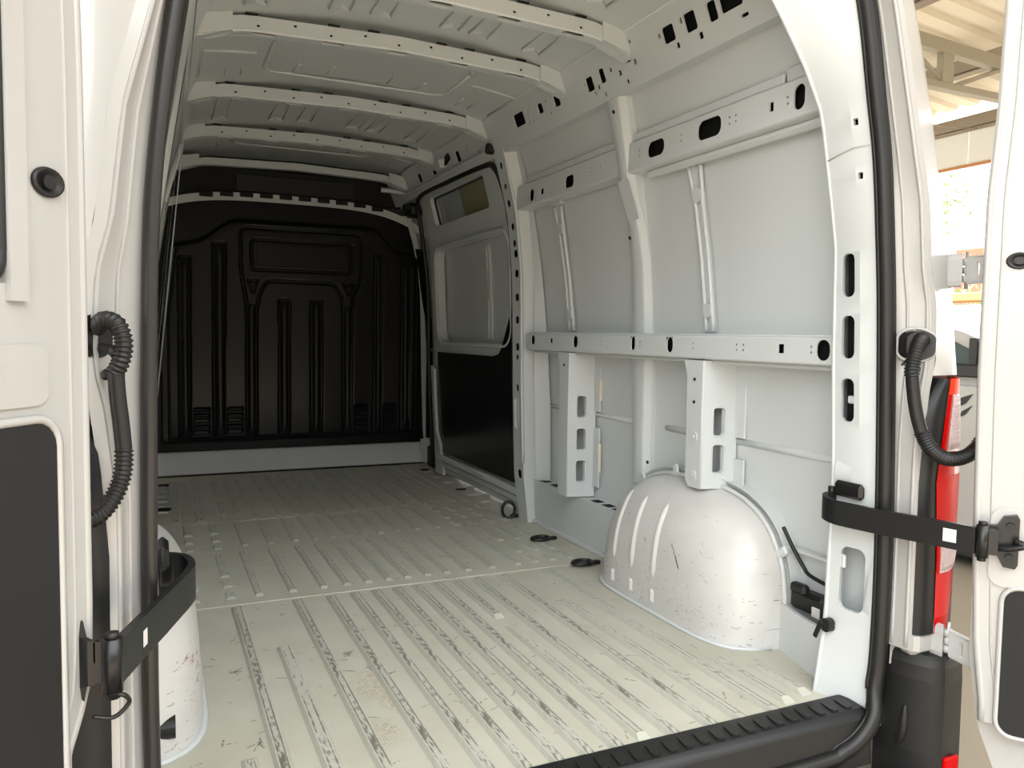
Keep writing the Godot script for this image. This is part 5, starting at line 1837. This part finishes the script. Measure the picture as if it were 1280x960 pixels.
func build_tail_lamp(side: float) -> void:
	var right := side > 0
	var t := thing("tail_lamp", "tall red and clear tail lamp on the right rear corner" if right else "red tail lamp with black inner strip on the left, half hidden by the open door", "tail lamp")
	var xi := [[0.2, 0.868], [0.59, 0.868], [0.74, 0.878], [0.8, 0.905], [0.845, 0.935]]
	var xm := [[0.2, 0.928], [0.4, 0.925], [0.59, 0.912], [0.845, 0.946]]
	var xo := [[0.2, 1.022], [0.36, 1.032], [0.4, 1.04], [0.6, 1.04], [0.845, 1.02]]
	var mb := MB.new()
	mb.grid(20, 4, func(u, v):
		var y: float = lerpf(0.21, 0.838, u)
		return Vector3(side * lerpf(lut(xi, y), lut(xm, y), v), y, 0.085 - 0.02 * (1.0 - sin(clampf(v * 2.0, 0.0, 1.0) * PI / 2))), not right)
	mb.grid(20, 1, func(u, v):
		var y: float = lerpf(0.21, 0.838, u)
		return Vector3(side * lut(xi, y), y, 0.065 - v * 0.06), right)
	part("inner_strip", mb, M.black_plastic, t)
	var lens := func(called: String, y0: float, y1: float, u0: float, u1: float, m: Material, skew := 0.0) -> void:
		var m2 := MB.new()
		m2.grid(14, 10, func(u, v):
			var y: float = lerpf(y0, y1, u)
			var a: float = lerpf(u0 + skew * (1.0 - u), u1, v)
			var x: float = lerpf(lut(xm, y), lut(xo, y), a)
			return Vector3(side * x, y, 0.087 - 0.034 * a * a + 0.0015 * sin(v * PI)), not right)
		if u1 > 0.99: m2.grid(14, 1, func(u, v):
			var y: float = lerpf(y0, y1, u)
			return Vector3(side * (lut(xo, y) + 0.002 * v), y, 0.053 - 0.09 * v), not right)
		part(called, m2, m, t)
	lens.call("amber_lens", 0.8, 0.838, 0.0, 1.0, M.lamp_orange)
	lens.call("red_edge", 0.66, 0.8, 0.0, 0.24, M.lamp_red)
	lens.call("clear_lens", 0.66, 0.8, 0.24, 1.0, M.lamp_clear)
	lens.call("red_wedge", 0.6, 0.66, 0.0, 0.62, M.lamp_red)
	lens.call("clear_wedge", 0.6, 0.66, 0.62, 1.0, M.lamp_clear)
	lens.call("red_lens", 0.46, 0.6, 0.0, 1.0, M.lamp_red)
	lens.call("red_edge", 0.36, 0.46, 0.0, 0.14, M.lamp_red)
	lens.call("reversing_lens", 0.36, 0.46, 0.14, 1.0, M.lamp_clear)
	lens.call("pink_lens", 0.25, 0.36, 0.0, 1.0, M.lamp_pink)
	lens.call("lower_red_lens", 0.21, 0.25, 0.0, 1.0, M.lamp_red)
	for k in 12:   # prism ribs in the clear windows
		for q in [[0.665, 0.795, 0.28], [0.365, 0.455, 0.2]]:
			var a: float = q[2] + (0.96 - q[2]) * k / 11.0
			mb = MB.new()
			var pts: Array = []
			for j in 6:
				var y := lerpf(q[0], q[1], j / 5.0)
				pts.append(Vector3(side * lerpf(lut(xm, y), lut(xo, y), a), y, 0.088 - 0.034 * a * a))
			mb.tube(pts, 0.0018, 5)
			part("lens_rib", mb, M.lamp_clear, t)
	mb = MB.new()
	mb.box(Vector3(side * 1.005, 0.52, 0.055), Vector3(0.035, 0.045, 0.01), 0.003)
	part("bulb_window", mb, M.lamp_orange, t)


func build_hinges() -> void:
	for y in [1.1, 0.195]:
		var a := Vector3(0.985, y, 0.07) if y > 0.5 else Vector3(0.955, y, 0.09)
		var b := Vector3(0.968, y - (0.0 if y > 0.5 else 0.02), 0.21)
		var along := (b - a).normalized()
		var out := Vector3(-along.z, 0, along.x).normalized()
		var h := 0.03
		var f := func(p, d): return a + along * p.x + Vector3(0, p.y, 0) + out * d
		var mb := MB.new()
		var L := (b - a).length()
		mb.plate(0.02, L, -h, h, [[0.052, 0.0, 0.008, 0.036, 0.002], [0.1, 0.0, 0.026, 0.024, 0.012]], func(s, q2, d): return f.call(Vector2(s, q2), 0.006 - d), 0.008)
		mb.box((a + b) / 2 + Vector3(0, h, 0) + along * 0.01, Vector3(0.012, 0.008, L - 0.02), 0.002, Basis(out, Vector3.UP, along))
		mb.box((a + b) / 2 - Vector3(0, h, 0) + along * 0.01, Vector3(0.012, 0.008, L - 0.02), 0.002, Basis(out, Vector3.UP, along))
		var t := part("hinge", mb, M.hinge_paint, get_node("door_2"), "painted steel hinge")
		mb = MB.new()
		mb.prism(MB.rrect(0.0, 0.0, 0.042, 0.082, 0.016, 2), func(p, d): return Vector3(a.x - 0.012 + p.x * 0.6, y + p.y, a.z + d - p.x * 0.4), 0.012, -0.03)
		part("body_leaf", mb, M.hinge_paint, t)
		for k in [-0.02, 0.0, 0.02]:
			mb = MB.new()
			mb.tube([Vector3(a.x + 0.004, y + k - 0.008, a.z + 0.012), Vector3(a.x + 0.004, y + k + 0.008, a.z + 0.012)], 0.009 if k == 0.0 else 0.011, 10)
			part("knuckle", mb, M.hinge_paint, t)
		mb = MB.new()
		mb.tube([Vector3(a.x + 0.004, y - 0.045, a.z + 0.012), Vector3(a.x + 0.004, y + 0.045, a.z + 0.012)], 0.005, 8)
		part("pin", mb, M.steel, t)


func build_bumper() -> void:
	for side in [1.0, -1.0]:
		var t := thing("bumper_corner", "black plastic rear bumper corner on the right below the tail lamp" if side > 0 else "black plastic rear bumper corner on the left, low behind the door", "bumper")
		var plan := [Vector2(0.862, -0.02), Vector2(0.866, 0.03), Vector2(0.878, 0.07), Vector2(0.896, 0.103), Vector2(0.912, 0.12), Vector2(0.925, 0.127), Vector2(1.0, 0.118), Vector2(1.045, 0.08), Vector2(1.058, -0.1)]
		var mb := MB.new()
		var lev := [[-0.4, 0.0], [-0.08, 0.0], [0.1, 0.002], [0.135, 0.006], [0.152, 0.014], [0.16, 0.03]]
		var ring := func(k: int) -> Array:
			var o: Array = []
			var c := Vector2(0.96, 0.0)
			for p in plan:
				var v: Vector2 = c + (p - c) * (1.0 - lev[k][1] * 4.0)
				var drop := 0.0
				o.append(Vector3(side * v.x, lev[k][0] - drop, v.y))
			return o
		for k in lev.size() - 1:
			mb.smooth()
			var a: Array = ring.call(k)
			var b: Array = ring.call(k + 1)
			for i in plan.size() - 1:
				if i == 5: mb.smooth()
				mb.quad(a[i], a[i + 1], b[i + 1], b[i])
		var top: Array = ring.call(lev.size() - 1)
		mb.flat()
		for i in range(1, top.size() - 1): mb.tri(top[0], top[i], top[i + 1])
		part("cover", mb, M.black_plastic, t)
		mb = MB.new()
		mb.tube(spline([Vector3(side * 0.87, -0.075, 0.045), Vector3(side * 0.872, -0.03, 0.058), Vector3(side * 0.874, 0.03, 0.06)], 5), [0.004, 0.008, 0.01, 0.011, 0.012, 0.012, 0.011, 0.01, 0.008, 0.006, 0.003], 8)
		part("inner_rib", mb, M.black_plastic, t)
		mb = MB.new()
		mb.box(Vector3(side * 0.955, -0.115, 0.128), Vector3(0.05, 0.06, 0.012), 0.004)
		part("reflector", mb, M.lamp_red, t, "red reflector")
	var s := thing("bumper_step", "black bumper step across the middle under the rear opening", "bumper")
	var mb := MB.new()
	mb.box(Vector3(0, -0.27, 0.09), Vector3(1.7, 0.26, 0.16), 0.02)
	part("cover", mb, M.black_plastic, s)


# ---------------------------------------------------------------- small fittings in the bay

func build_small_fittings() -> void:
	for q in [[Vector3(0.83, 0.0, -2.2), "black lashing ring standing up by the foot of the door pillar", 1.0], [Vector3(0.80, 0.0, -1.745), "black lashing ring lying flat, middle one of the three by the wall", 0.0], [Vector3(0.79, 0.0, -1.345), "black lashing ring lying flat against the front of the wheel arch", 0.0]]:
		var t := thing("lashing_ring", q[1], "tie-down ring")
		var c: Vector3 = q[0]
		var mb := MB.new()
		var pts: Array = []
		for k in 25:
			var a := TAU * k / 24
			if q[2] > 0.5: pts.append(c + Vector3(cos(a) * 0.03 - 0.02, 0.045 + sin(a) * 0.042, cos(a) * 0.01))
			else: pts.append(c + Vector3(cos(a) * 0.042 - 0.035, 0.016, sin(a) * 0.03))
		mb.tube(pts, 0.008, 8)
		part("ring", mb, M.black_metal, t)
		mb = MB.new()
		mb.box(c + Vector3(0.018, 0.011, 0.0), Vector3(0.055, 0.016, 0.024), 0.005)
		part("anchor", mb, M.black_metal, t)
	# clip on the rear pillar
	var t := thing("pillar_clip", "small black clip on the edge of the right rear pillar, low down", "clip")
	var mb := MB.new()
	mb.prism(MB.rrect(-0.11, 0.185, 0.028, 0.035, 0.012), func(p, d): return Vector3(0.79 + d, p.y, p.x), -0.014, 0.006)
	part("head", mb, M.rubber, t)
	mb = MB.new()
	mb.box(Vector3(0.775, 0.168, -0.132), Vector3(0.008, 0.055, 0.014), 0.003, Basis(Vector3.RIGHT, 0.4))
	part("tongue", mb, M.rubber, t)
	# connector box in the corner behind the arch and its cable
	t = thing("connector_box", "black connector box in the corner behind the right wheel arch", "box")
	mb = MB.new()
	mb.box(Vector3(0.925, 0.165, -0.305), Vector3(0.05, 0.06, 0.13), 0.012)
	part("housing", mb, M.rubber, t)
	mb = MB.new()
	mb.box(Vector3(0.905, 0.2, -0.33), Vector3(0.03, 0.03, 0.06), 0.008)
	part("latch", mb, M.black_plastic, t)
	mb = MB.new()
	mb.box(Vector3(0.898, 0.15, -0.26), Vector3(0.006, 0.03, 0.03), 0.002)
	part("tag", mb, M.white_sticker, t)
	t = thing("black_cable", "black cable running down from the wheel arch flange to the corner", "cable")
	mb = MB.new()
	mb.tube(spline([Vector3(0.905, 0.365, -0.405), Vector3(0.912, 0.31, -0.37), Vector3(0.925, 0.26, -0.34), Vector3(0.925, 0.24, -0.31), Vector3(0.93, 0.225, -0.22), Vector3(0.94, 0.21, -0.17)], 6), 0.006, 8)
	part("cable", mb, M.rubber, t)
	# plastic box by the fourth bow, on the roof rail
	t = thing("lamp_connector", "small beige plastic box with dark recess on the roof rail by the fourth bow", "connector")
	mb = MB.new()
	mb.box(Vector3(0.655, 1.865, -2.84), Vector3(0.05, 0.05, 0.08), 0.006, Basis(Vector3.BACK, 0.3))
	part("shell", mb, M.inner_paint, t)
	mb = MB.new()
	mb.prism(PackedVector2Array([Vector2(-2.79, 1.85), Vector2(-2.72, 1.87), Vector2(-2.73, 1.91), Vector2(-2.79, 1.9)]), func(p, d): return Vector3(0.668 + d, p.y, p.x), -0.01, 0.0)
	part("recess", mb, M.dark_void, t)
	# catches at the front corner of the side door
	t = thing("upper_latch", "black latch bracket at the top front corner of the sliding door", "latch")
	mb = MB.new()
	mb.box(Vector3(0.76, 1.73, -3.68), Vector3(0.1, 0.09, 0.1), 0.02)
	part("body", mb, M.black_plastic, t)
	mb = MB.new()
	mb.box(Vector3(0.70, 1.74, -3.64), Vector3(0.05, 0.05, 0.05), 0.01)
	part("tongue", mb, M.rubber, t)
	t = thing("front_lever", "white lever arm beside the dark recess board above the sliding door", "lever")
	mb = MB.new()
	mb.tube(spline([Vector3(0.55, 1.855, -3.72), Vector3(0.63, 1.85, -3.7), Vector3(0.72, 1.83, -3.66), Vector3(0.74, 1.8, -3.66)], 5), 0.016, 8)
	part("arm", mb, M.inner_paint, t)
	t = thing("lower_latch", "black latch block at the foot of the sliding door beside the bulkhead", "latch")
	mb = MB.new()
	mb.box(Vector3(0.90, 0.1, -3.62), Vector3(0.07, 0.14, 0.12), 0.01)
	part("body", mb, M.black_plastic, t)
	for k in [0.06, 0.13]:
		mb = MB.new()
		mb.prism(MB.rrect(0.905, k, 0.018, 0.018, 0.009), func(p, d): return Vector3(p.x, p.y, -3.56 + d), 0.004, 0.0)
		part("bolt", mb, M.grey_screw, t)


# ---------------------------------------------------------------- beyond the van

func build_outside() -> void:
	var t := thing("parked_car", "white parked vehicle with dark side window beyond the open right door", "car")
	var X := 4.4
	# side panel outline (z, y), nose towards the rear of the van
	var mb := MB.new()
	mb.prism(PackedVector2Array([Vector2(-7.0, -0.48), Vector2(-0.6, -0.48), Vector2(-0.5, 0.15), Vector2(-0.7, 0.42), Vector2(-1.55, 0.6), Vector2(-7.0, 0.68)]), func(p, d): return Vector3(X + d, p.y, p.x), 0.0, 1.75)
	part("body", mb, M.body_paint, t)
	mb = MB.new()
	mb.prism(PackedVector2Array([Vector2(-7.0, 0.68), Vector2(-1.5, 0.6), Vector2(-2.42, 0.99), Vector2(-2.75, 1.08), Vector2(-7.0, 1.1)]), func(p, d): return Vector3(X + 0.06 + d, p.y, p.x), 0.0, 1.6)
	part("cabin", mb, M.body_paint, t)
	mb = MB.new()
	mb.prism(PackedVector2Array([Vector2(-4.0, 0.72), Vector2(-2.05, 0.71), Vector2(-2.5, 0.93), Vector2(-2.8, 1.0), Vector2(-4.0, 1.0)]), func(p, d): return Vector3(X + 0.05 + d, p.y, p.x), 0.0, 0.02)
	part("side_window", mb, M.car_glass, t)
	mb = MB.new()
	mb.box(Vector3(X - 0.01, 0.72, -4.2), Vector3(0.03, 0.09, 5.4), 0.01)
	part("waist_strip", mb, M.rubber, t)
	mb = MB.new()
	mb.box(Vector3(X + 0.04, 0.84, -2.33), Vector3(0.03, 0.22, 0.06), 0.004)
	part("window_post", mb, M.rubber, t)
	mb = MB.new()   # slanted dark emblem strokes on the door
	for k in 2:
		mb.prism(PackedVector2Array([Vector2(-2.4 + k * 0.03, 0.52 - k * 0.09), Vector2(-2.29, 0.56 - k * 0.08), Vector2(-2.34, 0.49 - k * 0.08), Vector2(-2.4 + k * 0.02, 0.46 - k * 0.07)]), func(p, d): return Vector3(X - 0.004 + d, p.y, p.x), 0.0, 0.004)
	part("emblem", mb, M.rubber, t)
	mb = MB.new()
	mb.box(Vector3(X + 0.88, -0.55, -3.8), Vector3(1.6, 0.16, 6.2), 0.02)
	part("underbody", mb, M.rubber, t)
	for z in [-1.5, -2.6, -5.6]:
		if z == -2.6: continue
		mb = MB.new()
		mb.tube([Vector3(X + 0.02, -0.38, z), Vector3(X + 0.24, -0.38, z)], 0.32, 28)
		part("wheel", mb, M.rubber, t)
	# low wall, timber and brickwork across the yard
	var w := thing("yard_shelf", "tan timber beam on a white block beyond the upper hinge", "beam")
	mb = MB.new()
	mb.box(Vector3(11.0, 1.62, -8.5), Vector3(0.4, 0.14, 5.0), 0.02)
	part("timber", mb, M.tan_wood, w)
	mb = MB.new()
	mb.box(Vector3(11.1, 0.4, -8.5), Vector3(0.5, 2.2, 4.8), 0.02)
	part("block", mb, M.white_wall, w)
	w = thing("brick_hut", "small red brick hut with white band far across the yard", "building")
	mb = MB.new()
	mb.box(Vector3(17.5, 1.2, -10.8), Vector3(1.6, 3.8, 1.6), 0.02)
	part("walls", mb, M.brick_red, w)
	mb = MB.new()
	mb.box(Vector3(17.5, 2.6, -10.8), Vector3(1.7, 0.25, 1.7), 0.02)
	part("band", mb, M.white_wall, w)
	var rng := RandomNumberGenerator.new()
	rng.seed = 77
	for q in [[Vector3(17.0, 4.6, -13.2), 1.5, 700, "pale green tree in the glare under the shed eave"], [Vector3(13.5, 1.3, -8.9), 0.8, 400, "pale green bush beside the vehicle below the upper hinge"]]:
		var tree := thing("tree" if q[1] > 1.0 else "bush", q[3], "tree" if q[1] > 1.0 else "bush")
		mb = MB.new()
		mb.tube([Vector3(q[0].x, -0.7, q[0].z), Vector3(q[0].x + 0.1, q[0].y * 0.6, q[0].z), q[0]], [0.13, 0.1, 0.05], 8)
		part("trunk", mb, M.bark, tree)
		mb = MB.new()
		mb.flat()
		for k in q[2]:
			var dir: Vector3 = Vector3(rng.randfn(), rng.randfn(), rng.randfn()).normalized() * pow(rng.randf(), 0.4) * q[1]
			var c: Vector3 = q[0] + dir
			var a := Vector3(rng.randfn(), rng.randfn(), rng.randfn()).normalized() * 0.1
			var b := a.cross(Vector3(rng.randfn(), rng.randfn(), rng.randfn()).normalized()) * 0.5
			mb.quad(c - a, c + b, c + a, c - b)
		part("foliage", mb, M.leaf, tree).set_meta("kind", "stuff")
